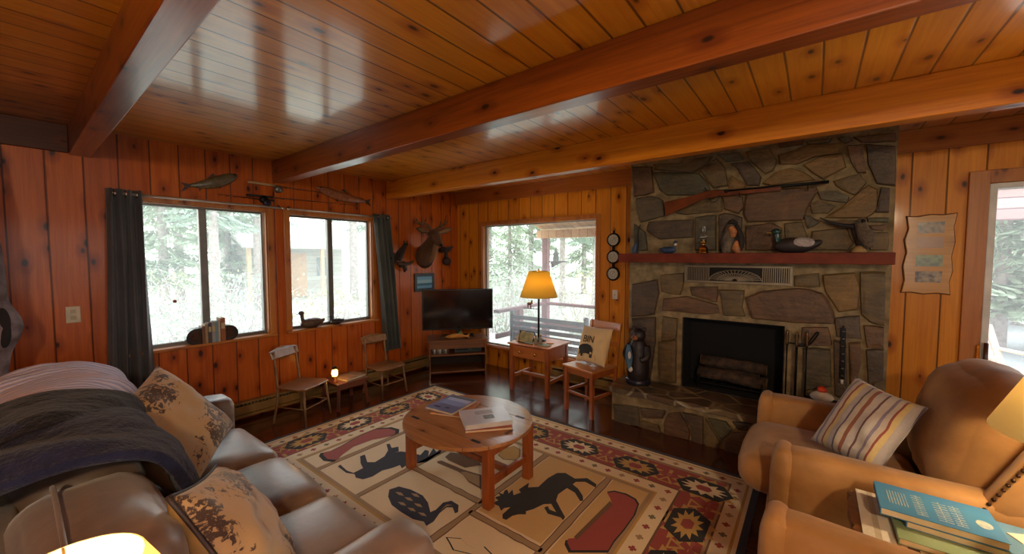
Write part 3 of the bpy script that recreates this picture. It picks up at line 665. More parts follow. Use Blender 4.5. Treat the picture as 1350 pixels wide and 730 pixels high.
# the shelf is let into the stone: two blocks carry it
# vent grille
t = thing('vent_grille', 'black and silver metal vent grille with fan shaped bars below the mantel', 'vent', ((GX0+GX1)/2, FY-.02, GZ0)); M = Matrix.Translation((-(GX0+GX1)/2, -FY+.02, -GZ0)); SILV = plain('dull silver bar', (140, 130, 110), .45, .7)
b = MB(M); y0, y1 = FY-.03, FY-.012
for q in ((GX0-.012, GX1+.012, GZ0-.012, GZ0+.008), (GX0-.012, GX1+.012, GZ1-.008, GZ1+.012), (GX0-.012, GX0+.008, GZ0, GZ1), (GX1-.008, GX1+.012, GZ0, GZ1)): b.box(q[0], q[1], y0, y1, q[2], q[3])
b.build('frame', SILV, t, bevel=.002)
b = MB(M); w = GX1-GX0
for k in range(13):
    for sg in (0, 1): x = GX0+.015+k*.014 if sg == 0 else GX1-.015-k*.014; b.box(x-.003, x+.003, y0+.004, y1-.002, GZ0+.008, GZ1-.008)
cx = (GX0+GX1)/2
for k in range(-9, 10):
    a = k*PI/20; b.bar((cx+math.sin(a)*.02, FY-.02, GZ0+.01+math.cos(a)*.02), (cx+math.sin(a)*.2, FY-.02, GZ0+.01+max(.01, math.cos(a))*.092), .005, .008, (0, 1, 0))
for rr in (.07, .13, .19): b.tube([(cx+math.sin(a*PI/20)*rr, FY-.022, GZ0+.012+math.cos(a*PI/20)*rr*.47) for a in range(-10, 11)], .0035, 5)
b.build('bar', SILV, t); MB(M).box(GX0+.002, GX1-.002, FY-.01, FY+.004, GZ0+.002, GZ1-.002).build('backing', BLK, t)

# ---- on the mantel and chimney
def yp(x, y, Y): return ony(x, y, Y)
GUNW = plain('rifle walnut', (124, 60, 28), .3, c2=(84, 38, 18), coat=.5)
Yr = 3.63
t = thing('hunting_rifle', 'old long barrelled rifle hung aslant on the chimney stones', 'rifle', yp(935, 258, Yr)); L_ = t.location; M = Matrix.Translation(-L_)
stock = [(877, 267), (900, 262), (925, 255), (934, 252), (955, 251), (956, 256), (940, 261), (930, 262), (905, 273), (879, 285)]
MB(M).poly([yp(x, y, Yr+.015) for x, y in stock], (0, -.035, 0)).build('stock', GUNW, t, bevel=.006, seg=3)
MB(M).tube([yp(950, 253, Yr-.004), yp(1093, 239.5, Yr-.004)], .011, 10).build('barrel', BLK, t)
MB(M).bar(yp(950, 256, Yr-.004), yp(1030, 248.5, Yr-.004), .03, .022, (0, 1, 0)).build('forestock', GUNW, t, bevel=.004)
b = MB(M); b.bar(yp(930, 254, Yr-.004), yp(960, 252, Yr-.004), .03, .024, (0, 1, 0)); b.tube(smoothpath([yp(933, 259, Yr), yp(938, 266, Yr), yp(946, 264, Yr), yp(948, 257, Yr)], 4), .003, 6); b.tube([yp(941, 258, Yr), yp(940, 262.5, Yr)], .002, 5); b.tube([yp(933, 253, Yr-.01), yp(929, 247, Yr-.01)], .004, 6)
b.build('lock', BLK, t); b = MB(M); q = yp(1087, 238.2, Yr-.004); b.box(q.x-.004, q.x+.004, q.y-.002, q.y+.002, q.z-.004, q.z+.01).build('front_sight', BLK, t)
for px, py in ((975, 256), (1065, 247)): q = yp(px, py, Yr); MB(M).tube([(q.x, FY+.005, q.z-.012), (q.x, Yr-.02, q.z-.012), (q.x, Yr-.02, q.z+.012)], .004, 6).build('hook', BLK, t)
# oil lamp
YM = 3.6
p = yp(927, 333, YM); p.z = MZ1
t = thing('oil_lamp', 'brass based oil lamp with clear glass chimney on the mantel', 'lamp', p)
MB().lathe([(.043, 0), (.046, .006), (.038, .014), (.036, .04), (.03, .055), (.014, .066), (.012, .08), (.022, .088), (.024, .098), (.012, .104)], 20).build('base', BRASS, t)
MB().lathe([(.018, .098), (.03, .125), (.032, .14), (.022, .17), (.017, .2), (.019, .225)], 20, cap=False).build('glass_chimney', CLEAR, t)
MB().box(-.006, .006, -.002, .002, .1, .115).build('wick', CREAM, t)
# mallard decoy (large), small blue duck
def duck(name, label, px, py, Yd, L, body, headc, mats, headdir=-1, rot=0., z=None, group=None, neck=.3, billc=(190, 150, 50)):
    p = yp(px, py, Yd); p.z = MZ1 if z is None else z
    t = thing(name, label, 'duck decoy', p, rot)
    b = MB(); h = L*.19
    stube(b, [(L*.52, 0, h*1.5), (L*.38, 0, h*1.15), (L*.15, 0, h), (-L*.12, 0, h), (-L*.32, 0, h*1.05), (-L*.4, 0, h*1.2)], [.008*L/.3, h*.55, h, h*1.02, h*.75, h*.4], 16, 5, .95); b.build('body', mats[0], t)
    b = MB(); stube(b, [(-L*.3, 0, h*1.3), (-L*.36, 0, h*1.3+L*neck*.35), (-L*.38, 0, h*1.3+L*neck*.75)], [h*.5, h*.33, h*.36], 12, 4); b.ell((-L*.4, 0, h*1.3+L*neck*.9), (L*.11, L*.08, L*.085)); b.build('head', mats[1], t)
    b = MB(); b.ell((-L*.54, 0, h*1.3+L*neck*.83), (L*.075, L*.035, L*.016)); b.build('bill', plain('bill '+str(billc), billc, .4), t)
    if len(mats) > 2: b = MB(); b.ell((L*.12, 0, h*1.2), (L*.3, h*1.05, h*.8)); b.build('wing', mats[2], t)
    return t
GRN = plain('mallard green', (20, 74, 60), .3, c2=(12, 48, 44), coat=.3); DKB = plain('dark duck brown', (44, 32, 30), .6); SILB = fur('pale grey feathers', (196, 186, 180), (140, 130, 130), 40, .3); BLU = plain('slate blue feathers', (56, 72, 104), .5, c2=(36, 46, 72)); WHT = plain('chalk white', (214, 208, 196), .6)
duck('mallard_decoy', 'green headed mallard decoy with pale grey back on the mantel', 1048, 330, 3.585, .3, 0, 0, (DKB, GRN, SILB), neck=.32)
t = duck('duck_decoy', 'small blue duck decoy with white face left of the oil lamp on the mantel', 881, 331, 3.6, .16, 0, 0, (BLU, plain('dark blue head', (32, 50, 84), .4), BLU), rot=PI*.93, neck=.4)
MB().ell((-.07, .008, .078), (.014, .016, .013)).build('cheek', WHT, t)
# carved bird figure: upright bark slab with owl like orange carving
p = yp(963, 333, 3.6); p.z = MZ1
t = thing('wood_carving', 'upright driftwood carving with orange brown face on the mantel', 'carving', p); CO = plain('orange carved wood', (200, 132, 78), .5, c2=(150, 88, 50), nscale=20)
DW = plain('grey driftwood', (112, 98, 80), .8, c2=(70, 58, 48), nscale=18, bump=.6)
b = MB(); stube(b, [(-.02, .02, 0), (-.025, .02, .1), (-.01, .02, .2), (.005, .02, .26)], [.045, .05, .04, .012], 12); b.build('trunk', DW, t)
b = MB(); stube(b, [(.0, -.02, .21), (.02, -.025, .17), (.018, -.02, .13)], [.02, .028, .016], 10); stube(b, [(.045, -.02, .1), (.04, -.02, .04), (.065, -.02, .002)], [.008, .03, .018], 10); b.build('carved_figure', CO, t)
b = MB(); stube(b, [(.03, .01, .24), (.06, .0, .16), (.075, .0, .1), (.07, .0, .04)], [.01, .022, .024, .02], 10); stube(b, [(-.02, 0, .24), (.01, -.02, .255), (.04, 0, .235)], [.01, .02, .012], 8); b.build('dark_bark', plain('dark bark', (44, 30, 26), .8, bump=.5), t)
# mounted bobwhite / grouse shape with spread dark wing at right end
Yw = 3.64
p = yp(1132, 333, 3.6); p.z = MZ1
t = thing('mounted_grouse', 'mottled grey brown mounted bird with dark tail sticking out, right end of the mantel', 'mounted bird', p)
GR = fur('mottled feathers', (120, 104, 84), (48, 38, 36), 45, .4); M = Matrix.Translation(-p)
b = MB(M); stube(b, [yp(1146, 326, 3.6), yp(1142, 312, 3.6), yp(1136, 300, 3.6), yp(1132, 292, 3.6)], [.02, .045, .035, .02], 14); b.build('body', GR, t)
b = MB(M); b.ell(yp(1136, 291, 3.59), (.024, .024, .022)); b.build('head', GR, t); MB(M).ell(yp(1138, 291, 3.566), (.012, .008, .011)).build('dark_face', BLK, t)
b = MB(M); stube(b, [yp(1128, 299, 3.63), yp(1112, 297, 3.64), yp(1095, 293, 3.645), yp(1081, 287, 3.65)], [.022, .013, .009, .004], 8, flat=.6); b.build('tail', plain('near black feather', (34, 28, 30), .7), t)
MB().lathe([(.04, 0), (.045, .008), (.03, .03), (.014, .045)], 12).build('stand', plain('pale wood knot', (176, 140, 86), .6), t)
# blue fish / bird carving on left end, with thin bent stick
p = yp(838, 333, 3.6); p.z = MZ1
t = thing('carved_bird', 'small slate blue carved bird with a tall dark twig, left end of the mantel', 'carving', p)
b = MB(); stube(b, [(-.01, 0, 0), (-.012, 0, .03), (0, 0, .075), (.012, 0, .1)], [.02, .024, .018, .005], 10); b.build('body', BLU, t)
b = MB(); b.tube(smoothpath([(.012, .02, 0), (.02, .02, .1), (.01, .025, .17), (.016, .03, .24), (.03, .035, .27)], 4), .005, 6); b.build('twig', BLK, t)

# ---- on the hearth
p = yp(841, 503, 3.58); p.z = HT
t = thing('carved_bear', 'dark carved standing bear holding a blue fish on the left end of the hearth', 'carving', p); BD = plain('dark bear stain', (40, 28, 26), .5, c2=(26, 18, 20), bump=.3); LBL = plain('pale blue paint', (86, 126, 150), .45, c2=(50, 84, 110)); MZ = plain('tan muzzle', (150, 96, 62), .5)
b = MB(); stube(b, [(0, 0, .03), (0, 0, .1), (0, 0, .2), (0, -.005, .3), (0, -.01, .35)], [.085, .095, .085, .07, .045], 18, 5); b.ell((0, -.015, .385), (.062, .06, .058))
for s in (-1, 1): b.ell((s*.045, -.005, .432), (.02, .014, .02)); stube(b, [(s*.07, -.01, .3), (s*.092, -.05, .23), (s*.05, -.088, .2)], [.03, .028, .022], 10)
b.build('body', BD, t); b = MB(); b.ell((-.008, -.072, .372), (.026, .03, .022)).build('muzzle', MZ, t); MB().ell((-.008, -.102, .38), (.008, .006, .006)).build('nose', BLK, t)
b = MB(); stube(b, [(-.06, -.07, .31), (-.045, -.095, .22), (-.04, -.098, .12)], [.012, .034, .012], 12); b.build('fish', LBL, t)
b = MB(); b.ell((-.03, -.124, .24), (.013, .01, .03)).ell((-.03, -.1, .125), (.02, .012, .022)); b.build('fish_belly', WHT, t)
MB().lathe([(.1, 0), (.105, .01), (.1, .035), (.09, .04)], 20).build('base', plain('blue black base', (34, 36, 54), .4), t); t.scale = (1.1, 1.1, 1.17)
# fire tools
p = Vector((-.09, 3.64, HT))
t = thing('fireplace_tool_set', 'black fireplace tool stand with brass handled poker, shovel and brush beside the firebox', 'fireplace tools', p)
MB().lathe([(.07, 0), (.075, .008), (.06, .018), (.012, .025), (.008, .03), (.008, .56), (.013, .565), (.013, .59), (.0, .6)], 16).build('stand', BLK, t)
MB().bar((-.07, 0, .52), (.07, 0, .52), .01, .01).bar((0, -.05, .52), (0, .05, .52), .01, .01).build('crossbar', BLK, t)
for nm, x, y in (('poker', -.06, -.01), ('shovel', .0, -.045), ('brush', .06, -.01)):
    MB().tube([(x, y, .53), (x, y, .1)], .005, 6).build(nm, BLK, t)
    h = t.children[-1] if False else [o for o in t.children][-1]
    MB().lathe([(.007, .5), (.012, .52), (.009, .545), (.012, .57), (.009, .595), (.011, .61), (.002, .622)], 10, Matrix.Translation((x, y, 0))).build('handle', plain('dull bronze', (112, 84, 50), .4, .8), h)
    b = MB()
    if nm == 'shovel': b.box(x-.035, x+.035, y-.004, y+.004, .035, .12)
    elif nm == 'brush': b.lathe([(.014, .12), (.03, .045), (.026, .04)], 12, Matrix.Translation((x, y, 0)))
    else: b.tube([(x, y, .12), (x+.01, y-.03, .06)], [.006, .002], 6)
    b.build(nm+'_head', BLK, h)
# hooks / rake on the stone
p = yp(1066, 452, FY-.04); t = thing('iron_hook', 'bent black iron log hook hung on the stone right of the firebox', 'hook', p); M = Matrix.Translation(-p)
b = MB(M); b.tube(smoothpath([yp(1052, 456, FY-.04), yp(1066, 455, FY-.04), yp(1079, 440, FY-.045), yp(1076, 439, FY-.045), yp(1066, 452, FY-.04)], 4), .005, 6).build('hook', BLK, t); MB(M).tube([yp(1066, 453, FY-.04), yp(1066, 453, FY+.01)], .005, 6).build('nail', BLK, t)
# hanging strap of bells
p = yp(1112, 425, FY-.045); t = thing('bell_strap', 'black leather strap with bells and a white tip hanging on the chimney stones', 'strap', p); M = Matrix.Translation(-p)
q0, q1 = yp(1112, 432, FY-.045), yp(1110, 500, FY-.045)
MB(M).bar(q0, q1, .03, .006, (0, 1, 0)).build('strap', BLK, t, bevel=.002)
for k in range(7): q = q0.lerp(q1, (k+.5)/7); MB(M).ell((q.x, q.y-.008, q.z), (.012, .01, .012), n=8).build('bell', plain('tarnished bell', (90, 84, 84), .3, .8), t)
q = yp(1110, 506, FY-.045); MB(M).tube([q1, q], [.01, .008], 8).build('white_tip', WHT, t); MB(M).tube([(q0.x, q0.y, q0.z), (q0.x, FY+.01, q0.z+.03)], .004, 6).build('peg', BLK, t)
# bobber-like jar lid: white dish with red knob
kb = yp(1083, 527, 3.6); kb.z = HT
t = thing('kindling_box', 'low black iron box on the hearth behind the armchair, under the fishing float', 'box', kb)
b = MB(); b.box(-.1, .1, -.07, .07, .01, .115); b.build('box_body', BLK, t, bevel=.004); MB().box(-.105, .105, -.075, .075, .1155, .128).build('lid', BLK, t, bevel=.004)
for x in (-.08, .08): MB().box(x-.012, x+.012, -.06, .06, 0, .01).build('foot', BLK, t)
p = kb.copy(); p.z = HT+.1285
t = thing('fishing_float', 'round red and white fishing float on a black box on the hearth', 'float', p)
MB().lathe([(.02, 0), (.06, .012), (.072, .03), (.06, .05), (.03, .066), (.022, .07)], 20).build('float_body', WHT, t)
MB().lathe([(.026, .066), (.03, .085), (.022, .1), (.006, .108)], 16).build('red_top', plain('orange red', (206, 66, 36), .4), t)

# ================================================================== RUG
cs = {k: i for i, k in enumerate('cream navy red gold tan olive brown pink black sand'.split())}
def rugm(name, c, c2=None):
    t = NT('rug '+name); v = t.coords(); n = t.noise(t.mapping(v, (260, 60, 1)), 1, 2); n2 = t.noise(v, 4, 3)
    t.bsdf(t.mix(t.math('ADD', t.math('MULTIPLY', n, .3), t.math('MULTIPLY', n2, .4)), lin(c), lin(c2 or tuple(x*.72 for x in c))), .95, sheen=.15); t.bump(n, .3, .004); return t.m
RM = [rugm('cream', (234, 216, 182), (204, 184, 146)), rugm('navy', (34, 38, 58), (24, 26, 42)), rugm('red', (164, 66, 60)), rugm('gold', (206, 164, 88)), rugm('tan', (176, 146, 108)), rugm('olive', (122, 116, 84)), rugm('brown', (116, 80, 50)), rugm('pink', (172, 84, 78)), rugm('black', (22, 16, 18), (14, 10, 12)), rugm('lit_gold', (222, 184, 122))]
X0, X1, Y0, Y1 = -3.42, -.27, .72, 2.96
RZ = .010
rug = MB(Matrix.Translation((1.85, -1.84, 0)))
rug.mi = 1; rug.box(X0-.035, X1+.035, Y0-.035, Y1+.035, .0005, RZ-.0005)
lay = [0]
def rp(c, pts, lv): rug.mi = cs[c]; rug.poly([(x, y, RZ+lv*.0006) for x, y in pts])
def rr(c, x0, x1, y0, y1, lv): rp(c, [(x0, y0), (x1, y0), (x1, y1), (x0, y1)], lv)
rr('cream', X0, X1, Y0, Y1, 0)
rr('gold', X0+.02, X1-.02, Y0+.02, Y1-.02, 1); rr('cream', X0+.035, X1-.035, Y0+.035, Y1-.035, 2)
rr('brown', X0+.115, X1-.115, Y0+.115, Y1-.115, 3); rr('tan', X0+.125, X1-.125, Y0+.125, Y1-.125, 4)
rr('red', X0+.14, X1-.14, Y0+.14, Y1-.14, 5)
IX0, IX1, IY0, IY1 = -3.06, -.64, 1.13, 2.55
rr('brown', IX0-.012, IX1+.012, IY0-.012, IY1+.012, 6); rr('cream', IX0, IX1, IY0, IY1, 7)
rr('gold', IX0+.1, IX1-.1, IY0+.1, IY1-.1, 8); rr('tan', IX0+.115, IX1-.115, IY0+.115, IY1-.115, 9); rr('cream', IX0+.14, IX1-.14, IY0+.14, IY1-.14, 10)
def cross(x, y, c, lv, s=.02):
    w = s*.42; rp(c, [(x-w, y-s), (x+w, y-s), (x+w, y-w), (x+s, y-w), (x+s, y+w), (x+w, y+w), (x+w, y+s), (x-w, y+s), (x-w, y+w), (x-s, y+w), (x-s, y-w), (x-w, y-w)], lv)
def band(x0, x1, y0, y1, lv):
    k = 0
    for (a, b_) in (((x0, y0), (x1, y0)), ((x1, y0), (x1, y1)), ((x1, y1), (x0, y1)), ((x0, y1), (x0, y0))):
        L = math.hypot(b_[0]-a[0], b_[1]-a[1]); n = int(L/.098)
        for i in range(n): f = i/n; cross(a[0]+(b_[0]-a[0])*f, a[1]+(b_[1]-a[1])*f, ('red', 'olive', 'red', 'tan')[k % 4], lv); k += 1
band(X0+.075, X1-.075, Y0+.075, Y1-.075, 3); band(IX0+.05, IX1-.05, IY0+.05, IY1-.05, 8)
def medal(x, y, horiz, lv, alt=0):
    def T(pts): return [(x+(p if horiz else q), y+(q if horiz else p)) for p, q in pts]
    z = []
    n = 14
    for k in range(n*2):
        a = PI*k/n; r_ = 1.0 if k % 2 == 0 else .74; z.append((math.cos(a)*.2*r_, math.sin(a)*.145*r_))
    rp('gold', T(z), lv)
    rp('black', T([(-.17, 0), (-.1, -.1), (.1, -.1), (.17, 0), (.1, .1), (-.1, .1)]), lv+1)
    z = []
    for k in range(24): a = 2*PI*k/24; r_ = 1. if k % 2 == 0 else .62; z.append((math.cos(a)*.14*r_, math.sin(a)*.082*r_))
    rp('gold' if alt else 'cream', T(z), lv+2); rp('red', T([(-.05, 0), (-.03, -.03), (.03, -.03), (.05, 0), (.03, .03), (-.03, .03)]), lv+3)
def tri(x, y, horiz, sg, lv):
    def T(pts): return [(x+(p if horiz else q*sg), y+(q*sg if horiz else p)) for p, q in pts]
    rp('gold', T([(-.05, -.045), (.05, -.045), (0, .04)]), lv); rp('red', T([(-.028, -.035), (.028, -.035), (0, .015)]), lv+1); 
    rp('pink', T([(-.09, .05), (-.07, .075), (-.03, .06), (0, .085), (.03, .06), (.07, .075), (.09, .05), (0, .055)]), lv+1)
    rp('gold', T([(-.012, .05), (.012, .05), (.012, .13), (-.012, .13)]), lv)
xs = [-3.2+.447*k for k in range(7)]; mids = [(xs[k]+xs[k+1])/2 for k in range(6)]
for yy in (2.675, 1.0):
    for k, x in enumerate(xs): medal(x, yy, True, 6, k % 2)
    for x in mids: tri(x, yy-.03, True, 1 if yy > 2 else -1, 6)
for xx in (-3.2, -.515):
    for k in (1, 2, 3): medal(xx, 1.0+.419*k, False, 6, k % 2)
    for k in range(4): tri(xx, 1.21+.419*k, False, 1, 6)
# branch frames between the picture fields
def stick(a, b_, w=.024, lv=11):
    (xa, ya), (xb, yb) = a, b_; n = Vector((-(yb-ya), xb-xa)).normalized(); pts = []; pts2 = []; m = 10
    for k in range(m+1): f = k/m; j = rs.uniform(-.004, .004); pts.append((xa+(xb-xa)*f+n.x*(w+j), ya+(yb-ya)*f+n.y*(w+j))); pts2.append((xa+(xb-xa)*f-n.x*(w+j), ya+(yb-ya)*f-n.y*(w+j)))
    rp('brown', pts+pts2[::-1], lv); c = lambda P, Q: [(p[0]*.86+q[0]*.14, p[1]*.86+q[1]*.14) for p, q in zip(P, Q)]
    rp('tan', c(pts, pts2)+c(pts2, pts)[::-1], lv+1)
CX0, CX1, CY0, CY1 = IX0+.14, IX1-.14, IY0+.14, IY1-.14
for x in (-2.70, -2.2, -1.545, -1.045): stick((x, CY0), (x, CY1))
stick((-2.2, 1.69), (-1.545, 1.69)); stick((-1.545, 1.59), (-1.045, 1.59)); stick((-2.70, 2.1), (-2.2, 2.1)) if 0 else None
rr('lit_gold', -1.515, -1.075, 1.63, CY1, 11)  # lighter gold on this end: warm light put into the field colour
rr('lit_gold', -1.015, CX1, 1.6, CY1, 11)
R1 = lambda *p: [tuple(onz(340+x/3.175, 500+y/3.175, RZ)[:2]) for x, y in p]
R2 = lambda *p: [tuple(onz(640+x/3.65, 530+y/3.65, RZ)[:2]) for x, y in p]
R8 = lambda *p: [tuple(onz(510+x/4.17, 505+y/4.17, RZ)[:2]) for x, y in p]
def grow(P, k):
    c = (sum(p[0] for p in P)/len(P), sum(p[1] for p in P)/len(P)); return [(c[0]+(p[0]-c[0])*k, c[1]+(p[1]-c[1])*k) for p in P]
can = R1((255,325),(275,345),(320,350),(345,325),(400,285),(480,255),(560,240),(590,228),(592,212),(560,203),(500,207),(430,235),(350,280),(300,305),(262,312)); rp('black', can, 12); rp('pink', grow(can, .9), 13)
rp('navy', R1((335,368),(345,360),(372,385),(400,395),(440,375),(430,355),(428,325),(448,318),(458,350),(490,350),(530,325),(545,300),(538,275),(552,272),(560,290),(588,285),(590,305),(572,308),(600,305),(640,310),(680,320),(700,298),(716,303),(713,325),(735,290),(747,308),(768,290),(765,312),(748,320),(705,350),(660,355),(625,360),(603,376),(595,362),(560,375),(520,385),(480,410),(440,422),(410,415),(405,400),(370,395)), 12)
rp('navy', R1((550,465),(590,452),(640,465),(690,490),(712,520),(722,560),(745,550),(775,520),(810,512),(840,530),(838,560),(825,565),(815,540),(790,540),(760,565),(735,600),(705,618),(695,600),(650,590),(600,560),(560,530),(545,495)), 12)
for dx, dy in ((0, 0), (38, 22), (78, 48), (10, 42), (50, 66), (95, 86), (66, 6)): rp('tan', R1((575+dx,475+dy),(600+dx,478+dy),(612+dx,492+dy),(590+dx,488+dy)), 13)
rp('tan', R1((762,556),(790,528),(815,530),(790,535)), 13)
t1 = R1((785,665),(800,690),(815,720),(880,735),(960,760),(985,740),(950,705),(915,715),(880,700),(850,670),(820,668)); rp('black', t1, 13); rp('cream', grow(t1, .9), 14)
rp('brown', R8((275,435),(300,430),(420,480),(520,510),(520,590),(450,550),(420,510),(390,490),(280,445)), 13); rp('tan', grow(R8((400,490),(430,490),(515,515),(515,580),(450,545)), .9), 14)
rp('brown', R8((320,410),(350,385),(480,400),(520,455),(430,470),(340,430)), 13)
bp = R8((610,400),(640,365),(700,350),(735,370),(730,430),(640,425)); rp('brown', bp, 13); rp('gold', grow(bp, .93), 14)
rp('black', R2((30,490),(62,478),(45,462),(72,455),(60,438),(85,448),(92,430),(105,425),(112,445),(130,425),(135,452),(170,440),(160,425),(190,405),(210,392),(205,415),(255,412),(300,370),(345,345),(385,345),(430,372),(490,370),(535,400),(530,415),(480,388),(435,388),(420,400),(445,420),(468,455),(470,480),(455,480),(430,440),(392,418),(350,448),(340,478),(356,508),(383,558),(374,574),(362,560),(300,542),(282,512),(300,505),(308,522),(340,534),(316,494),(280,496),(230,520),(195,530),(195,545),(160,545),(130,552),(100,572),(82,565),(82,545),(120,510),(90,515),(75,528),(65,505)), 12)
c2 = R2((585,435),(620,430),(680,445),(725,470),(740,495),(720,550),(670,620),(620,680),(590,730),(400,730),(380,690),(385,670),(430,665),(500,590),(580,520),(610,490),(600,460)); rp('black', c2, 12); rp('red', grow(c2, .94), 13)
rp('brown', R2((600,480),(612,500),(440,668),(425,655)), 14)
rug = rug.build('patterned_area_rug', RM, None, loc=(-1.85, 1.84, 0), recalc=False); prop(rug, 'lodge style area rug with moose, canoe and goose pictures and a medallion border', 'rug')

# ================================================================== COFFEE TABLE
tc = (-1.84, 1.88)   # centre
t = thing('coffee_table', 'round drop leaf wooden coffee table standing on the patterned rug', 'table', (tc[0], tc[1], RZ+.009))
def ct(nm, mb, m, **k): return mb.build(nm, m, t, **k)
for sx in (-1, 1):
    for sy in (-1, 1): ct('leg', MB().box(sx*.36-.028, sx*.36+.028, sy*.2-.028, sy*.2+.028, 0, .362), TL, bevel=.005)
for sy in (-1, 1): ct('apron', MB().box(-.332, .332, sy*.2-.011, sy*.2+.011, .30, .362), TL, bevel=.003)
for sx in (-1, 1): ct('stretcher', MB().box(sx*.36-.012, sx*.36+.012, -.172, .172, .12, .165), TL, bevel=.003); ct('apron', MB().box(sx*.36-.011, sx*.36+.011, -.172, .172, .30, .362), TL, bevel=.003)
ct('stretcher', MB().box(-.348, .348, -.02, .02, .12, .155), TL, bevel=.003)
def ellp(a, b_, x0, x1, n=40):
    pts = [(a*math.cos(2*PI*k/n), b_*math.sin(2*PI*k/n)) for k in range(n)]
    out = []
    for x, y in pts: out.append((min(max(x, x0), x1), y if x0 <= x <= x1 else math.copysign(b_*math.sqrt(max(0, 1-((x0 if x < x0 else x1)/a)**2)), y)))
    r_ = []
    for p in out:
        if not r_ or (abs(p[0]-r_[-1][0])+abs(p[1]-r_[-1][1])) > 1e-4: r_.append(p)
    return r_
TA, TB = .45, .42
# centre board and two leaves split along the length
def topslab(nm, y0, y1):
    pts = [(y, x) for x, y in ellp(TB, TA, y0, y1, 56)]
    return ct(nm, MB().poly([(x, y, .363) for x, y in pts], (0, 0, .022)), TW, bevel=.004)
topslab('tabletop', -.221, .221); topslab('drop_leaf', -.42, -.223); topslab('drop_leaf', .223, .42)
for sx in (-1, 1):
    for sy in (-1, 1): ct('hinge', MB().box(sx*.28-.035, sx*.28+.035, sy*.222-.011, sy*.222+.011, .3851, .3862), BLK)
    ct('inlay', MB().box(sx*.36-.012, sx*.36+.012, -.04, .04, .3851, .3857), DKW)
TT = RZ+.009+.3867
def book(label, size, m, page=None, loc=(0, 0, 0), rz=0., group=None, name='book', cover=None, cat='book', extra=None):
    t = thing(name, label, cat, loc, rz, group); w, d, h = size
    b = MB(); b.box(-w/2, w/2, -d/2, d/2, 0, .002).box(-w/2, w/2, -d/2, d/2, h-.002, h).box(-w/2, -w/2+.003, -d/2, d/2, .002, h-.002); b.build('cover', m, t, bevel=.0006)
    MB().box(-w/2+.003, w/2-.003, -d/2+.003, d/2-.003, .002, h-.002).build('pages', page or CREAM, t)
    if extra: extra(t, h)
    return t
PHOTO = stripes('mountain photo cover', [(0, (110, 120, 180)), (.25, (150, 160, 205)), (.42, (40, 40, 60)), (.55, (150, 140, 170)), (.7, (170, 180, 220)), (.85, (96, 110, 170))], 1, 3.4, .1)
def pic(t, h):
    MB().box(-.09, .11, -.035, .135, h+.0002, h+.0008).build('cover_picture', PHOTO, t)
    b = MB(); b.ell((-.05, -.1, h+.0012), (.03, .012, .0008)).ell((.03, -.085, h+.0012), (.02, .01, .0008)); b.build('cover_emblem', plain('dark cover blue', (40, 46, 84), .4), t)
pt = onz(597, 537, TT)
ORG = plain('orange cover', (196, 118, 52), .4)
book('orange edged magazine under the photo covered book, back of the coffee table', (.26, .3, .012), ORG, loc=(pt.x+.03, pt.y+.005, TT), rz=.35)
book('photo covered blue magazine topmost of the back pile on the coffee table', (.24, .29, .018), plain('blue grey cover', (120, 132, 178), .3, coat=.3), loc=(pt.x-.01, pt.y, TT+.0125), rz=.12, extra=pic)
p2 = onz(640, 556, TT)
book('orange brown book under the white book, front of the coffee table', (.25, .3, .016), plain('rust cover', (186, 92, 44), .4), loc=(p2.x+.02, p2.y-.01, TT), rz=-.72)
def wpic(t, h):
    MB().box(.0, .06, -.02, .05, h+.0002, h+.0007).build('cover_picture', plain('grey cover print', (140, 150, 150), .4, c2=(90, 100, 104), nscale=60), t)
    b = MB()
    for k in range(4): b.box(-.08+k*.016, -.073+k*.016, -.06, .06, h+.0002, h+.0007)
    b.build('cover_text', plain('grey print', (150, 148, 156), .5), t)
book('large white covered book topmost of the front pile on the coffee table', (.25, .31, .03), plain('white book cover', (208, 206, 214), .3, c2=(196, 196, 210), coat=.3), loc=(p2.x, p2.y, TT+.0165), rz=-.62, extra=wpic, page=WHT)

# ================================================================== CURTAINS, RODS
def curtain(label, X, pts_top, pts_bot, m, group=None):
    """pts: list of (y, x offset) of the folds at top and at the hem"""
    n = len(pts_top); y0, z0 = pts_top[0][0], 0
    t = thing('window_curtain', label, 'curtain', (X, (pts_top[0][0]+pts_top[-1][0])/2, pts_top[0][2])); O = t.location.copy()
    b = MB(Matrix.Translation(-O)); rows = 14; verts = []; faces = []
    T = smoothpath([(X+p[1], p[0], p[2]) for p in pts_top], 5); B = smoothpath([(X+p[1], p[0], p[2]) for p in pts_bot], 5); c = len(T)
    for j in range(rows+1):
        f = j/rows
        for i in range(c): q = T[i].lerp(B[i], f); q.x += .008*math.sin(f*5+i*.7); q.y += .006*math.sin(f*4+i*.4); verts.append(q)
    for j in range(rows):
        for i in range(c-1): faces.append((j*c+i, j*c+i+1, (j+1)*c+i+1, (j+1)*c+i))
    b.add(verts, faces, True); o = b.build('cloth', m, t); s_ = o.modifiers.new('thick', 'SOLIDIFY'); s_.thickness = .004
    return t, O
def folds(y0, y1, n, amp, z, base=.06): return [(y0+(y1-y0)*i/(n-1), base+(amp if i % 2 else -amp), z) for i in range(n)]
RXo = WX+.055
cA, OA = curtain('charcoal curtain left of the first side window, hanging on the rod', WX, folds(.455, .655, 9, .028, 2.0), folds(.40, .68, 9, .032, .25, .085), CURT)
cB, OB = curtain('grey green curtain right of the second side window, near the mounted deer', WX, folds(2.64, 2.86, 9, .025, 2.0), folds(2.75, 2.99, 9, .03, .36, .085), CURT2)
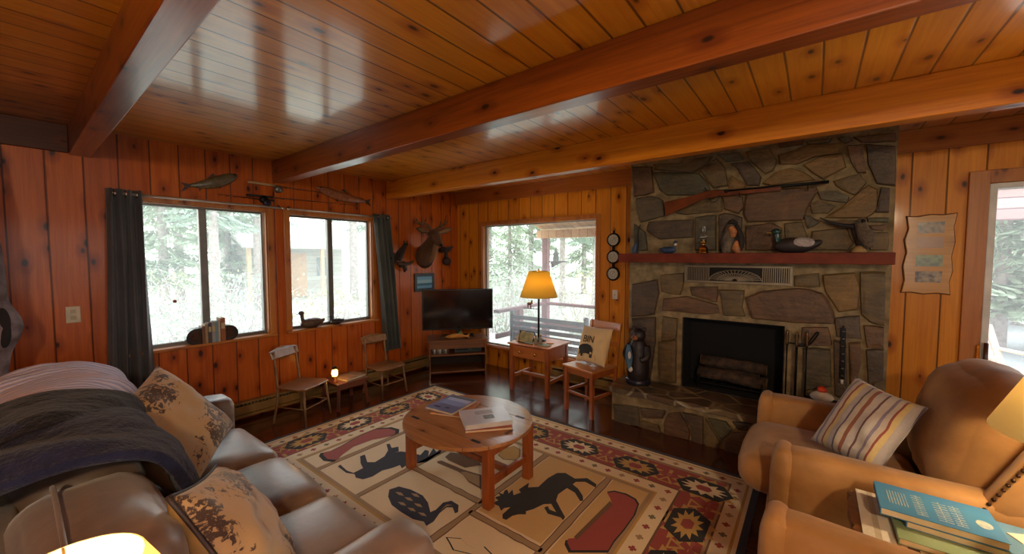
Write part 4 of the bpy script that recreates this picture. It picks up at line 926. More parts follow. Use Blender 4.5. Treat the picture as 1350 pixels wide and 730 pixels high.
for t, O, ys in ((cA, OA, (.5, .56, .62)), (cB, OB, (2.70, 2.82))):
    for y in ys: MB(Matrix.Translation(-O)).tube([(RXo+.024*math.cos(a*PI/8)*.3, y, 1.967+.024*math.sin(a*PI/8)) if False else (RXo+.024*math.cos(a*PI/8), y, 1.967+.024*math.sin(a*PI/8)) for a in range(16)], .005, 6, closed=True).build('grommet', CHROME, t)
def rod(label, y0, y1):
    t = thing('curtain_rod', label, 'curtain rod', (RXo, (y0+y1)/2, 1.967)); M = Matrix.Translation((-RXo, -(y0+y1)/2, -1.967))
    MB(M).tube([(RXo, y0, 1.967), (RXo, y1, 1.967)], .009, 10).build('pole', plain('pale metal rod', (190, 178, 166), .35, .7), t)
    for y in (y0, y1): MB(M).ell((RXo, y, 1.967), (.014, .018, .014)).build('finial', CHROME, t)
    for y in (y0+.02, y1-.02): MB(M).tube([(WX+.001, y, 1.99), (WX+.03, y, 1.99), (RXo, y, 1.967)], .006, 6).build('bracket', BLK, t)
rod('pale metal curtain rod over the first side window', .49, 1.65); rod('pale metal curtain rod over the second side window', 1.70, 2.87)

# ================================================================== LEFT WALL DECOR
FG = plain('green brown trout', (104, 92, 66), .35, c2=(74, 62, 44), nscale=30, coat=.4); FP = plain('rosy trout', (150, 92, 60), .35, c2=(120, 66, 40), nscale=30, coat=.4); FIN = plain('dark fin', (58, 42, 34), .5)
def fish(label, head, tail, m, hgt):
    c = (head+tail)/2; t = thing('mounted_fish', label, 'fish', (WX+.03, c.y, c.z)); M = Matrix.Translation((-WX-.03, -c.y, -c.z)); X = WX+.03
    H = Vector((X, head.y, head.z)); T = Vector((X, tail.y, tail.z)); d = T-H
    up = Vector((0, 0, 1)); P = [H+d*f+up*(-hgt*.25*math.sin(f*PI)) for f in (0, .12, .3, .5, .7, .86, .95)]
    b = MB(M); q = smoothpath(P, 5); rsz = lerp_list([hgt*.1, hgt*.38, hgt*.5, hgt*.5, hgt*.36, hgt*.2, hgt*.14], len(q)); b.tube(q, rsz, 14, flat=.5); b.build('body', m, t)
    n = d.normalized(); e = P[-1]
    def fin(nm, P_, o_): MB(M).poly(P_, o_).build(nm, FIN, t)
    fin('tail_fin', [e+up*hgt*.1, T+n*.05+up*hgt*.42, T+n*.02, T+n*.05-up*hgt*.42, e-up*hgt*.1], (.006, 0, 0)); c2 = H+d*.45; fin('dorsal_fin', [c2+up*hgt*.35, c2+d*.06+up*hgt*.62, c2+d*.16+up*hgt*.3], (.005, 0, 0)); c3 = H+d*.3
    fin('pectoral_fin', [c3-up*hgt*.55, c3+d*.08-up*hgt*.95, c3+d*.1-up*hgt*.6], (.005, 0, 0)); c4 = H+d*.72; fin('anal_fin', [c4-up*hgt*.4, c4+d*.06-up*hgt*.75, c4+d*.08-up*hgt*.35], (.005, 0, 0))
    b = MB(M); q = H+d*.06+Vector((hgt*.18, 0, hgt*.05)); b.ell(q, (.006, .008, .008)).build('eye', BLK, t)
    b = MB(M); q = H+d*.02; b.tube([q+up*(-.01)+Vector((.01, 0, 0)), q+d*.08+up*(-hgt*.2)+Vector((hgt*.2, 0, 0))], .003, 5); b.build('mouth_line', FIN, t)
fish('greenish trout mounted over the first side window, head to the right', onx(311, 231, WX), onx(246, 245, WX), FG, .095)
fish('rosy trout mounted over the second side window, head to the left', onx(416, 247, WX), onx(482, 266, WX), FP, .105)
def frod(label, a, b_, reel, rc, hc):
    X = WX+.035; a, b_ = Vector((X, a.y, a.z)), Vector((X, b_.y, b_.z)); t = thing('fishing_rod', label, 'fishing rod', a); M = Matrix.Translation(-a); d = b_-a
    MB(M).tube([a, a+d*.5, b_], [.005, .004, .0015], 6).build('rod_blank', plain('brown rod', (90, 46, 26), .35), t)
    MB(M).tube([a-d*.12, a+d*.1], .011, 10).build('handle', hc, t)
    q = a+d*reel+Vector((.012, 0, -.03)); Mx = Matrix.Translation(q) @ Matrix.Rotation(PI/2, 4, 'Y')
    b = MB(M); b.lathe([(.012, -.016), (.034, -.014), (.034, -.01), (.014, -.008), (.014, .008), (.034, .01), (.034, .014), (.01, .016)], 18, Mx); b.bar(q+Vector((0, 0, .01)), q+Vector((-.012, 0, .03)), .01, .006); b.tube([q+Vector((.016, 0, 0)), q+Vector((.02, .026, -.01))], .003, 5); b.build('reel', rc, t)
    b = MB(M)
    for f in (.3, .5, .68, .84, .96): p = a+d*f; b.tube([p+Vector((0, .006*math.cos(k*PI/4), -.008+.006*math.sin(k*PI/4))) for k in range(8)], .0012, 4, closed=True)
    b.build('line_guide', BLK, t); b = MB(M)
    for f in (.2, .8): p = a+d*f; b.tube([(WX+.001, p.y, p.z-.004), (X+.004, p.y, p.z-.004)], .003, 5)
    b.build('peg', BLK, t)
frod('fishing rod with pale cork handle and silver reel between the two mounted fish', onx(345, 243, WX), onx(478, 262, WX), .12, GREYM, plain('cork', (190, 160, 120), .8))
frod('lower fishing rod with small dark reel just above the curtain rods', onx(342, 259, WX), onx(470, 271, WX), .02, BLK, plain('dark grip', (44, 32, 28), .7))
frod('thin fishing rod pointing left above the first side window, dark reel at its butt', onx(352, 264, WX), onx(285, 256, WX), .05, plain('navy reel', (44, 40, 56), .4, .5), plain('dark grip', (44, 32, 28), .7))
# deer
def wx(x, y, out): return onx(x, y, WX+out)
t = thing('mounted_deer_head', 'mounted deer head with antlers and wide ears on the left wall by the corner', 'deer head', wx(561, 335, .02)); M = Matrix.Translation(-t.location)
b = MB(M); stube(b, [wx(560, 338, .0), wx(560, 337, .1), wx(563, 330, .2), wx(569, 319, .28), wx(572, 311, .32)], [.125, .12, .1, .072, .06], 18, 6); b.build('neck', DEER, t)
b = MB(M); stube(b, [wx(570, 308, .28), wx(573, 311, .36), wx(577, 317, .46), wx(580, 321, .52), wx(581, 323, .545)], [.062, .072, .05, .036, .022], 14, 5); b.build('head', DEER, t)
b = MB(M); stube(b, [wx(576, 321, .40), wx(572, 330, .30), wx(567, 342, .2)], [.03, .045, .05], 12, 4); b.build('throat', DEERL, t)
MB(M).ell(wx(581.5, 323, .558), (.02, .024, .018)).build('nose', BLK, t)
for (a, c, lab) in (((575, 307), (596, 301), 1), ((564, 305), (548, 301), 0)):
    b = MB(M); p0, p1 = wx(*a, .32), wx(*c, .30); m_ = p0.lerp(p1, .55); stube(b, [p0, m_, p1], [.02, .042, .006], 10, 5, .35); b.build('ear', DEER, t)
    b = MB(M); o = Vector((.02, 0, 0)); stube(b, [p0+o, m_+o, p1.lerp(p0, .15)+o], [.01, .028, .004], 8, 5, .3); b.build('inner_ear', DEERL, t)
for pts, tn in (([(570, 304), (562, 296), (552, 294), (549, 288)], [((556, 295), (556, 286)), ((560, 295), (562, 288)), ((552, 293), (546, 292))]), ([(573, 304), (580, 299), (586, 296), (590, 291)], [((586, 296), (588, 284)), ((580, 299), (581, 292))])):
    b = MB(M); stube(b, [wx(x, y, .3-.02*k) for k, (x, y) in enumerate(pts)], [.022, .02, .015, .006], 8)
    for (a, c) in tn: b.tube([wx(*a, .27), wx(*c, .25)], [.014, .005], 7)
    b.build('antler', ANT, t)
for px, py in ((569, 313), (577, 312)): MB(M).ell(wx(px, py, .385), (.012, .012, .012)).build('eye', BLK, t)
MB(M).lathe([(.13, -.004), (.16, .004), (.15, .02)], 24, Matrix.Translation(wx(560, 338, .0)) @ Matrix.Rotation(PI/2, 4, 'Y')).build('wall_plaque', DKW, t)
# squirrel on branch
t = thing('mounted_squirrel', 'small dark mounted squirrel on a branch on the wall left of the deer head', 'mounted animal', wx(532, 345, .04)); M = Matrix.Translation(-t.location)
b = MB(M); stube(b, [wx(524, 343, .09), wx(527, 335, .11), wx(532, 327, .12), wx(534, 322, .12)], [.05, .05, .034, .02], 12); b.ell(wx(535, 322, .13), (.028, .036, .024)); b.build('body', DKFUR, t)
b = MB(M); stube(b, [wx(522, 345, .07), wx(518, 340, .06), wx(519, 333, .06)], [.03, .034, .01], 10); b.build('tail', DKFUR, t)
b = MB(M); stube(b, [wx(524, 347, .09), wx(532, 348, .1), wx(540, 347, .08), wx(545, 344, .07)], [.02, .024, .02, .01], 8); stube(b, [wx(531, 346, .09), wx(534, 354, .06), wx(533, 358, .03)], [.03, .028, .01], 8); stube(b, [wx(528, 350, .01), wx(530, 349, .08)], [.03, .03], 8); b.build('branch', plain('mount branch', (70, 50, 36), .8, bump=.6), t)
for px in (533, 537): MB(M).tube([wx(px, 319.5, .12), wx(px, 316.5, .12)], [.01, .003], 6).build('ear', DKFUR, t)
# small dark double mount
t = thing('mounted_bird', 'small dark mounted bird over a round wood burl right of the deer head', 'mounted bird', wx(588, 338, .03)); M = Matrix.Translation(-t.location)
b = MB(M); stube(b, [wx(579, 332, .08), wx(584, 329, .1), wx(590, 329, .1), wx(597, 325, .08)], [.012, .045, .04, .01], 10); b.ell(wx(581, 329.5, .1), (.024, .028, .024)); b.build('body', DKFUR, t)
b = MB(M); b.ell(wx(589, 344, .05), (.05, .07, .06)); stube(b, [wx(588, 338, .05), wx(588, 333, .08)], [.03, .02], 8); b.build('burl', plain('dark burl', (58, 38, 30), .8, bump=.8, bscale=30), t)
# framed picture
y0, y1, z1, z0 = 3.25, 3.585, 1.275, 1.035
t = thing('framed_picture', 'small dark framed blue lake picture on the wall beneath the deer head', 'picture', (WX, (y0+y1)/2, z0)); M = Matrix.Translation(-t.location)
b = MB(M); w = .035
for q in ((y0, y0+w, z0, z1), (y1-w, y1, z0, z1), (y0+w, y1-w, z0, z0+w), (y0+w, y1-w, z1-w, z1)): b.box(WX+.002, WX+.022, *q)
b.build('frame', plain('dark green brown frame', (50, 50, 44), .5), t, bevel=.003)
LAKE = stripes('lake print', [(0, (60, 96, 130)), (.3, (110, 160, 190)), (.45, (70, 120, 140)), (.6, (150, 190, 205)), (.8, (120, 170, 200))], 2, 4.6, .1)
MB(M).box(WX+.004, WX+.012, y0+w, y1-w, z0+w, z1-w).build('print', LAKE, t)
# outlet
c = onx(96.5, 414.5, WX); t = thing('wall_outlet', 'ivory wall outlet plate on the left wall boards near the sofa', 'outlet', (WX, c.y, c.z)); b = MB(); b.box(.001, .007, -.036, .036, -.058, .058); b.build('cover_plate', IVORY, t, bevel=.003)
for dz in (-.022, .022): MB().box(.007, .009, -.014, .014, dz-.014, dz+.014).build('socket', plain('socket ivory', (180, 164, 134), .5), t, bevel=.002)
c = ony(811, 388, WY); t = thing('light_switch', 'white light switch below the three dials', 'switch', (c.x, WY, c.z)); MB().box(-.03, .03, -.007, -.001, -.05, .05).build('cover_plate', WHITEP, t, bevel=.002); MB().box(-.006, .006, -.014, -.007, -.012, .012).build('toggle', IVORY, t)
# weather station: three dials
t = thing('weather_dials', 'three round weather dials on one hanger left of the mantel', 'barometer', (-1.735, WY-.001, 1.68)); DF = plain('dial face', (196, 190, 176), .3)
for z in (1.68, 1.495, 1.312):
    Mz = Matrix.Translation((0, 0, z-1.68)) @ Matrix.Rotation(PI/2, 4, 'X')
    o = MB().lathe([(.07, .0), (.076, .012), (.072, .03), (.06, .034), (.058, .026)], 28, Mz).build('dial_case', BLK, t)
    MB().lathe([(.058, .0275), (.0, .028)], 28, Mz, cap=False).build('dial_face', DF, o)
    b = MB()
    for k in range(12): a = k*PI/6; b.bar((math.cos(a)*.044, -.0295, z-1.68+math.sin(a)*.044), (math.cos(a)*.053, -.0295, z-1.68+math.sin(a)*.053), .003, .001, (0, 1, 0))
    b.tube([(math.cos(k*PI/12)*.03, -.0292, z-1.68+math.sin(k*PI/12)*.03) for k in range(24)], .0012, 4, closed=True); b.bar((-.01, -.031, z-1.68-.012), (.022, -.031, z-1.68+.03), .003, .001, (0, 1, 0)); b.build('dial_marking', BLK, o)
b = MB(); b.box(-.012, .012, -.02, -.001, -.12, -.07).box(-.012, .012, -.02, -.001, -.305, -.25).box(-.01, .01, -.012, -.001, .07, .1); b.tube([(math.cos(k*PI/6)*.014, -.008, .115+math.sin(k*PI/6)*.014) for k in range(12)], .003, 5, closed=True); b.tube([(0, -.008, .13), (0, -.004, .19)], .0015, 4); b.build('hanger', BLK, t)
# photo board on the far wall
t = thing('collage_photo_frame', 'live edge wooden board with four inset photographs right of the fireplace', 'photo frame', (.635, WY, 1.25)); M = Matrix.Translation((-.635, -WY, -1.25))
out = [(.518, 1.79), (.575, 1.785), (.64, 1.797), (.70, 1.79), (.765, 1.798), (.752, 1.70), (.762, 1.6), (.748, 1.5), (.758, 1.4), (.744, 1.32), (.752, 1.235), (.69, 1.243), (.62, 1.232), (.56, 1.243), (.508, 1.238), (.522, 1.33), (.51, 1.43), (.526, 1.53), (.512, 1.62), (.53, 1.7)]
MB(M).poly([(x, WY-.004, z) for x, z in out], (0, -.02, 0)).build('board', pine('live edge board', (206, 154, 84), (168, 116, 58), None, 1, 'x', .4, .3, knots=.3), t, bevel=.005, seg=3)
MB(M).poly([(x+(x-.635)*.03, WY-.003, z+(z-1.51)*.02) for x, z in out], (0, -.012, 0)).build('bark_edge', plain('bark edge', (90, 50, 26), .8), t)
PH = [plain('photo group', (150, 120, 96), .3, c2=(40, 44, 46), nscale=38), plain('photo tan', (160, 116, 84), .3, c2=(140, 100, 74), nscale=8), plain('photo lake', (140, 156, 110), .3, c2=(90, 104, 100), nscale=30), plain('photo people', (170, 150, 120), .3, c2=(36, 34, 40), nscale=30)]
for k, (zt, zb) in enumerate(((1.745, 1.665), (1.638, 1.56), (1.51, 1.43), (1.395, 1.315))): MB(M).box(.575, .708, WY-.0255, WY-.0243, zb, zt).build('photograph', PH[k], t)

# ================================================================== WINDOW SILL THINGS
SZ = W1[2]+.002
def wbook(y, w, h, m, label, d=.095):
    t = thing('book', label, 'book', (WX-.0, y, SZ)); x0, x1 = -.045, -.045+d
    b = MB(); b.box(x0, x1, -w/2, -w/2+.003, 0, h).box(x0, x1, w/2-.003, w/2, 0, h).box(x1-.003, x1, -w/2+.003, w/2-.003, 0, h); b.build('cover', m, t, bevel=.001)
    MB().box(x0+.004, x1-.003, -w/2+.003, w/2-.003, .003, h-.006).build('pages', CREAM, t)
    if w > .024: MB().box(x1, x1+.0008, -w/2+.004, w/2-.004, h*.55, h*.8).build('spine_label', plain('spine print', (190, 170, 130), .5), t)
yb = .985
for w, h, c, lab in ((.022, .15, (110, 70, 40), 'narrow brown book, leftmost between the bookends on the sill'), (.02, .165, (160, 130, 90), 'tan book second from left between the bookends'), (.026, .175, (70, 60, 62), 'dark grey book third from left between the bookends'),
                     (.028, .18, (150, 150, 150), 'grey book in the middle between the bookends'), (.02, .18, (120, 150, 160), 'pale blue book right of the middle between the bookends'), (.014, .176, (200, 190, 160), 'thin cream book left of the orange brown book'), (.035, .205, (150, 84, 40), 'tall orange brown book, rightmost between the bookends on the sill')):
    wbook(yb+w/2, w-.001, h, plain('cover '+str(c), c, .5), lab, .1 if h < .2 else .11); yb += w
GEO = plain('dark agate', (50, 34, 28), .3, c2=(30, 20, 18), coat=.5)
for y, s, lab in ((.982, -1, 'round dark stone bookend left of the books on the sill'), (yb+.003, 1, 'round dark stone bookend right of the books on the sill')):
    t = thing('stone_bookend', lab, 'bookend', (WX-.005, y, SZ)); b = MB(); n = 18
    pts = [(0, 0)]+[(s*(.13*math.sin(a*PI/n)), .065-.065*math.cos(a*PI/n)+.0) for a in range(1, n)]+[(0, .13)]
    pts = [(s*.0, 0), (s*.05, 0), (s*.085, .02), (s*.1, .06), (s*.085, .105), (s*.05, .13), (s*.0, .135)]
    P = smoothpath([(0, a, c) for a, c in pts], 4)
    b.poly([(-.04, p.y, max(0, p.z)) for p in P], (.085, 0, 0)); b.build('stone', GEO, t, bevel=.012, seg=3)
    b = MB(); b.poly([(.0455, p.y*.6+s*.01, p.z*.6+.025) for p in P], (.001, 0, 0)); b.build('agate_core', plain('agate core', (74, 50, 38), .2, c2=(46, 30, 24), nscale=30), t)
BRD = plain('brown decoy', (92, 66, 50), .5, c2=(60, 44, 36), nscale=20); BRD2 = plain('dark decoy', (46, 38, 38), .5)
p = onx(411, 433, WX-.01); t = duck('duck_decoy', 'brown duck decoy on the second side window sill, facing left', 0, 0, WY, .2, 0, 0, (BRD, BRD, BRD), z=W2[2]+.002, neck=.42, billc=(80, 60, 46)); t.location = (WX-.005, p.y, W2[2]+.002); t.rotation_euler = (0, 0, PI/2); t.scale = (1.3,)*3
p = onx(444, 428, WX-.01); t = duck('duck_decoy', 'small black duck decoy at the middle of the second side window sill', 0, 0, WY, .12, 0, 0, (BRD2, BRD2), z=W2[2]+.002, neck=.36, billc=(60, 60, 60)); t.location = (WX-.005, p.y, W2[2]+.002); t.rotation_euler = (0, 0, PI/2); t.scale = (1.35,)*3
p = onx(230.5, 397, WX-.07); t = thing('suncatcher', 'tiny red and orange sun catcher stuck on the first side window pane', 'suncatcher', (WX-.072, p.y, p.z))
MB().lathe([(.012, 0), (.014, .002), (.01, .004)], 14, Matrix.Rotation(PI/2, 4, 'Y')).build('disc', plain('orange red glass', (196, 92, 60), .3), t); MB().ell((.005, 0, 0), (.002, .006, .006)).build('centre', plain('dark red', (90, 20, 20), .4), t)

# ================================================================== SMALL CHAIRS AND LOW TABLE UNDER THE SIDE WINDOWS
def school_chair(label, loc, rz, sz=.33, bt=.65):
    t = thing('plywood_chair', label, 'chair', loc, rz); w = .15; LG = plain('chair frame beige', (140, 108, 72), .45, c2=(104, 74, 46))
    b = MB(); b.poly([(-.16, -.155, sz-.016), (.1, -.175, sz-.016), (.16, -.15, sz-.016), (.17, 0, sz-.016), (.16, .15, sz-.016), (.1, .175, sz-.016), (-.16, .155, sz-.016)], (0, 0, .016)); b.build('seat', CHW, t, bevel=.006)
    b = MB(); pts = [(-.185-.02*math.cos(k*PI/8-PI/2)*1.4+.02, -.16+.04*k, 0) for k in range(9)]
    for z0, z1 in ((bt-.12, bt),): b.poly([(p[0]-.012, p[1], z0+.008*abs(k-4)) for k, p in enumerate(pts)]+[(p[0]-.032, p[1], z1-.006*abs(k-4)) for k, p in reversed(list(enumerate(pts)))], (-.012, 0, 0))
    b.build('backrest', CHW, t, bevel=.004)
    for s in (-1, 1):
        MB().tube([(.13, s*.135, sz-.016), (.165, s*.16, 0)], [.012, .009], 8).build('leg', LG, t)
        MB().tube(smoothpath([(-.175, s*.165, 0), (-.15, s*.14, sz*.6), (-.155, s*.13, sz), (-.19, s*.125, bt-.03)], 5), .0105, 8).build('leg', LG, t)
        MB().tube([(.145, s*.147, sz*.45), (-.155, s*.147, sz*.45)], .006, 6).build('stretcher', LG, t)
    MB().tube([(.145, -.147, sz*.45), (.145, .147, sz*.45)], .006, 6).build('stretcher', LG, t)
    return t
school_chair('low plywood chair under the first side window, left of the little table', (-3.70, 1.62, 0), math.radians(24), .335, .67)
school_chair('low plywood chair under the second side window, right of the little table', (-3.71, 2.50, 0), math.radians(2), .31, .63)
t = thing('low_side_table', 'little dark wooden table between the two plywood chairs', 'table', (-3.76, 2.06, 0)); RW = plain('red brown wood', (112, 56, 32), .4, c2=(80, 38, 22), coat=.3)
MB().box(-.17, .17, -.17, .17, .245, .265).build('tabletop', RW, t, bevel=.004)
for sx in (-1, 1):
    MB().box(sx*.15-.01, sx*.15+.01, -.14, .14, .205, .245).build('apron', RW, t)
    for sy in (-1, 1): MB().bar((sx*.135, sy*.135, .245), (sx*.16, sy*.16, 0), .028, .028).build('leg', RW, t, bevel=.003)
book('open backed tan catalogue lying on the little low table', (.2, .24, .02), plain('tan booklet', (150, 116, 76), .6, c2=(120, 84, 56), nscale=18), loc=(-3.73, 2.1, .2655), rz=.2, name='magazine', cat='magazine')
t = thing('night_light', 'small glowing amber candle light on the edge of the little low table', 'candle light', (-3.70, 1.925, .2655))
MB().lathe([(.02, 0), (.022, .01), (.016, .02), (.02, .05), (.024, .06)], 14).build('holder', plain('amber glass cup', (190, 120, 50), .3), t)
MB().lathe([(.022, .061), (.03, .085), (.026, .115), (.008, .135)], 14).build('glowing_globe', emis('amber glow', (255, 190, 80), 9), t)
MB().lathe([(.026, .13), (.02, .15), (.004, .16)], 12).build('cap', BLK, t)

# ================================================================== TV CORNER
ang = math.atan2(3.64-3.10, -3.23+3.68)   # line of the stand front
fc = Vector((-3.455, 3.37, 0)); nrm = Vector((math.sin(ang), -math.cos(ang), 0)); ctr = fc-nrm*.2
ts = thing('tv_stand', 'wood tv stand with open shelves in the corner between the windows', 'tv stand', ctr, ang); SW = pine('tv stand wood', (132, 82, 42), (88, 50, 26), None, 1, 'x', .4, .3, knots=.2)
H_ = .47
for z, nm, w in ((H_-.02, 'top', .37), (.27, 'shelf', .335), (.06, 'shelf', .335)): MB().box(-w, w, -.2 if nm == 'top' else -.185, .2 if nm == 'top' else .185, z, z+.02).build(nm, SW, ts, bevel=.003)
for x in (-.352, .336): MB().box(x, x+.016, -.185, .185, 0, H_-.02).build('side_panel', SW, ts, bevel=.002)
MB().box(-.335, .335, -.178, -.168, H_-.11, H_-.021).build('upper_rail', SW, ts)
MB().box(-.335, .335, .17, .18, .08, .27).build('back_panel', plain('dark back', (40, 24, 18), .8), ts)
MS = Matrix.Translation(ctr) @ Matrix.Rotation(ang, 4, 'Z')
def onstand(x, y, z): return MS @ Vector((x, y, z))
rs2 = random.Random(3); x = -.32
cols = [(30, 30, 34), (190, 184, 170), (60, 60, 66), (140, 120, 90), (200, 196, 180), (40, 36, 40), (90, 80, 70), (170, 160, 140), (36, 32, 40)]
nmz = ['black', 'cream', 'dark grey', 'tan', 'ivory', 'charcoal', 'brown grey', 'beige', 'inky black']
for k in range(9):
    w = .022; t = thing('dvd_case', nmz[k]+' disc case standing in the row at the left of the tv stand shelf', 'disc case', onstand(x+w/2, -.06, .2905), ang, 'disc cases on the tv stand shelf')
    MB().box(-w/2+.001, w/2-.001, -.06, .06, 0, .13).build('case', plain('case '+nmz[k], cols[k], .4), t, bevel=.001); MB().box(-w/2+.004, w/2-.004, -.0612, -.0601, .03, .1).build('spine_insert', plain('insert '+nmz[k], tuple(min(255, v+60) for v in cols[k]), .4), t)
    x += w+.001
t = thing('disc_player', 'dark disc player box at the right of the tv stand shelf', 'disc player', onstand(.13, -.02, .2905), ang)
MB().box(-.17, .17, -.11, .11, .006, .07).build('housing', plain('dark teal grey plastic', (40, 50, 54), .4), t, bevel=.003); MB().box(-.15, .0, -.1125, -.1101, .035, .05).build('disc_tray', BLK, t); MB().box(.05, .14, -.1125, -.1101, .03, .055).build('display', plain('display', (30, 60, 60), .2), t)
for x in (-.15, .15): MB().box(x-.01, x+.01, -.1, .1, 0, .006).build('foot', BLK, t)
# television
tvc = onstand(.02, .06, H_+.0005); t = thing('television', 'black flat screen television switched off on the corner stand', 'television', tvc, ang-.02)
TVB = plain('black bezel', (16, 16, 18), .3); SCR = plain('black screen', (6, 7, 10), .12, coat=.6)
zb = .085; MB().box(-.455, .455, -.015, .02, zb, zb+.525).build('bezel', TVB, t, bevel=.006); MB().box(-.442, .442, -.0165, -.0151, zb+.018, zb+.512).build('screen', SCR, t)
MB().box(-.25, .25, .02, .05, zb+.06, zb+.36).build('rear_housing', TVB, t, bevel=.01); MB().box(-.2, .2, -.09, .09, 0, .012).box(-.03, .03, .005, .03, .012, zb+.1).build('stand_foot', TVB, t, bevel=.003)
t = thing('stuffed_fish', 'small golden cloth fish toy lying in front of the television', 'toy', onstand(.0, -.13, H_+.0305), ang)
GLD = plain('golden cloth', (206, 150, 66), .8, c2=(170, 110, 44), nscale=20); b = MB(); stube(b, [(-.15, 0, 0), (-.1, 0, .004), (-.02, 0, .008), (.06, 0, .004), (.1, 0, 0)], [.006, .024, .03, .02, .008], 12); b.build('body', GLD, t)
MB().poly([(.09, -.005, .0), (.15, -.005, .035), (.14, -.005, .0), (.15, -.005, -.025)], (0, .01, 0)).build('tail', GLD, t); MB().poly([(.0, 0, .03), (.04, 0, .075), (.07, 0, .02)], (0, .01, 0)).build('fin', plain('green fin', (96, 110, 60), .7), t)

# ================================================================== LAMP TABLE BY THE LARGE WINDOW
lt = thing('lamp_table', 'small wooden lamp table with a drawer in front of the large window', 'table', (-2.43, 3.63, 0))
LTW = pine('lamp table pine', (188, 108, 46), (140, 70, 26), None, 1, 'x', .33, .5, knots=.4); LTL = pine('lamp table leg pine', (170, 90, 38), (124, 58, 22), None, 1, 'z', .35, .4, knots=.3)
MB().box(-.275, .275, -.23, .23, .52, .542).build('tabletop', LTW, lt, bevel=.006)
for sx in (-1, 1):
    for sy in (-1, 1): MB().box(sx*.235-.022, sx*.235+.022, sy*.19-.022, sy*.19+.022, 0, .52).build('leg', LTL, lt, bevel=.003)
    MB().box(sx*.235-.01, sx*.235+.01, -.168, .168, .38, .52).build('side_apron', LTW, lt); MB().box(sx*.235-.012, sx*.235+.012, -.168, .168, .14, .175).build('side_stretcher', LTW, lt)
MB().box(-.213, .213, .18, .2, .38, .52).build('back_apron', LTW, lt); MB().box(-.223, .223, -.02, .02, .14, .17).build('stretcher', LTW, lt)
d = MB().box(-.21, .21, -.212, .1, .39, .512).build('drawer', LTW, lt, bevel=.003)
for x in (-.1, .1): MB().lathe([(.008, 0), (.007, .012), (.016, .02), (.012, .028)], 12, Matrix.Translation((x, -.212, .45)) @ Matrix.Rotation(PI/2, 4, 'X')).build('knob', BRASS, d)
LTZ = .5425
t = thing('table_lamp', 'table lamp with glowing amber shade and dark post before the large window', 'lamp', (-2.47, 3.68, LTZ))
def shade_mesh(r0, z0, r1, z1, n=36, th=.0025): return MB().lathe([(r0, z0), (r1, z1), (r1-th, z1), (r0-th, z0), (r0, z0)], n, cap=False)
MB().lathe([(.085, 0), (.09, .008), (.06, .02), (.02, .03), (.012, .04)], 24).build('base', BLK, t); MB().tube([(0, 0, .03), (0, 0, .68)], .012, 12).build('post', BLK, t)
shade_mesh(.215, .50, .115, .79).build('lamp_shade', SHY, t, recalc=False)
b = MB(); b.tube([(math.cos(k*PI/12)*.115, math.sin(k*PI/12)*.115, .79) for k in range(24)], .003, 5, closed=True); b.tube([(-.115, 0, .785), (.115, 0, .785)], .002, 5); b.lathe([(.008, .68), (.008, .79), (.012, .8), (.004, .82)], 8); b.build('shade_harp', BRASS, t)
MB().ell((0, 0, .66), (.03, .03, .04)).build('bulb', BULB, t)
b = MB(); b.tube([(0, 0, .36), (-.19, -.03, .36)], .004, 6); b.build('side_arm', BLK, t)
MSE = plain('bronze moose', (110, 66, 40), .5)
b = MB(); b.ell((-.115, -.02, .415), (.032, .012, .018), n=8); b.ell((-.08, -.02, .428), (.014, .009, .01), n=8); b.poly([(-.1, -.02, .43), (-.09, -.02, .455), (-.075, -.02, .445), (-.07, -.02, .458), (-.08, -.02, .432)], (0, .004, 0))
for x in (-.14, -.128, -.1, -.092): b.tube([(x, -.02, .41), (x, -.02, .364)], .004, 5)
b.build('moose_ornament', MSE, t)
# things on the lamp table
t = thing('card_holder', 'black iron card rack holding a cream picture card beneath the amber lamp', 'card holder', (-2.50, 3.50, LTZ), -.05)
b = MB()
for x in (-.1, .1): b.tube([(x, -.03, .0), (x, .0, .13)], .005, 6); b.tube([(x, .06, 0), (x, .0, .13)], .005, 6)
b.tube([(-.1, 0, .13), (.1, 0, .13)], .005, 6); b.tube([(-.1, -.03, .004), (.1, -.03, .004)], .004, 6); b.build('wire_rack', BLK, t)
MB().bar((0, -.024, .008), (0, .0, .12), .17, .006, (0, 1, 0)).build('card', plain('green gold picture card', (170, 150, 80), .5, c2=(110, 110, 60), nscale=20), t)
t = thing('folded_napkin', 'small cream folded card standing at the left of the card rack', 'card', (-2.64, 3.56, LTZ), .4)
MB().poly([(-.05, -.02, 0), (.04, -.02, 0), (.05, 0, .12), (-.01, 0, .1)], (0, .004, 0)).build('front_leaf', CREAM, t); MB().poly([(-.05, .03, 0), (.04, .03, 0), (.05, .004, .12), (-.01, .004, .1)], (0, .004, 0)).build('back_leaf', CREAM, t)
for x, y, lab, h in ((-2.385, 3.50, 'pale figurine standing right of the card rack on the lamp table', .11), (-2.345, 3.53, 'dark little bottle behind the pale figurine on the lamp table', .12)):
    t = thing('figurine' if 'pale' in lab else 'small_bottle', lab, 'figurine' if 'pale' in lab else 'bottle', (x, y, LTZ)); m = plain('pale pewter', (150, 140, 116), .4) if 'pale' in lab else plain('dark glass', (30, 28, 30), .15, coat=.5)
    MB().lathe([(.022, 0), (.024, .01), (.018, h*.3), (.02, h*.55), (.01, h*.68)], 14).build('body', m, t); MB().ell((0, 0, h*.82), (.014, .014, .018)).build('head' if 'pale' in lab else 'stopper', m, t)
book('dark green notepad lying near the right edge of the lamp table', (.12, .09, .012), plain('dark green cover', (60, 76, 50), .5), loc=(-2.27, 3.50, LTZ), rz=-.1, name='notepad', cat='notepad')
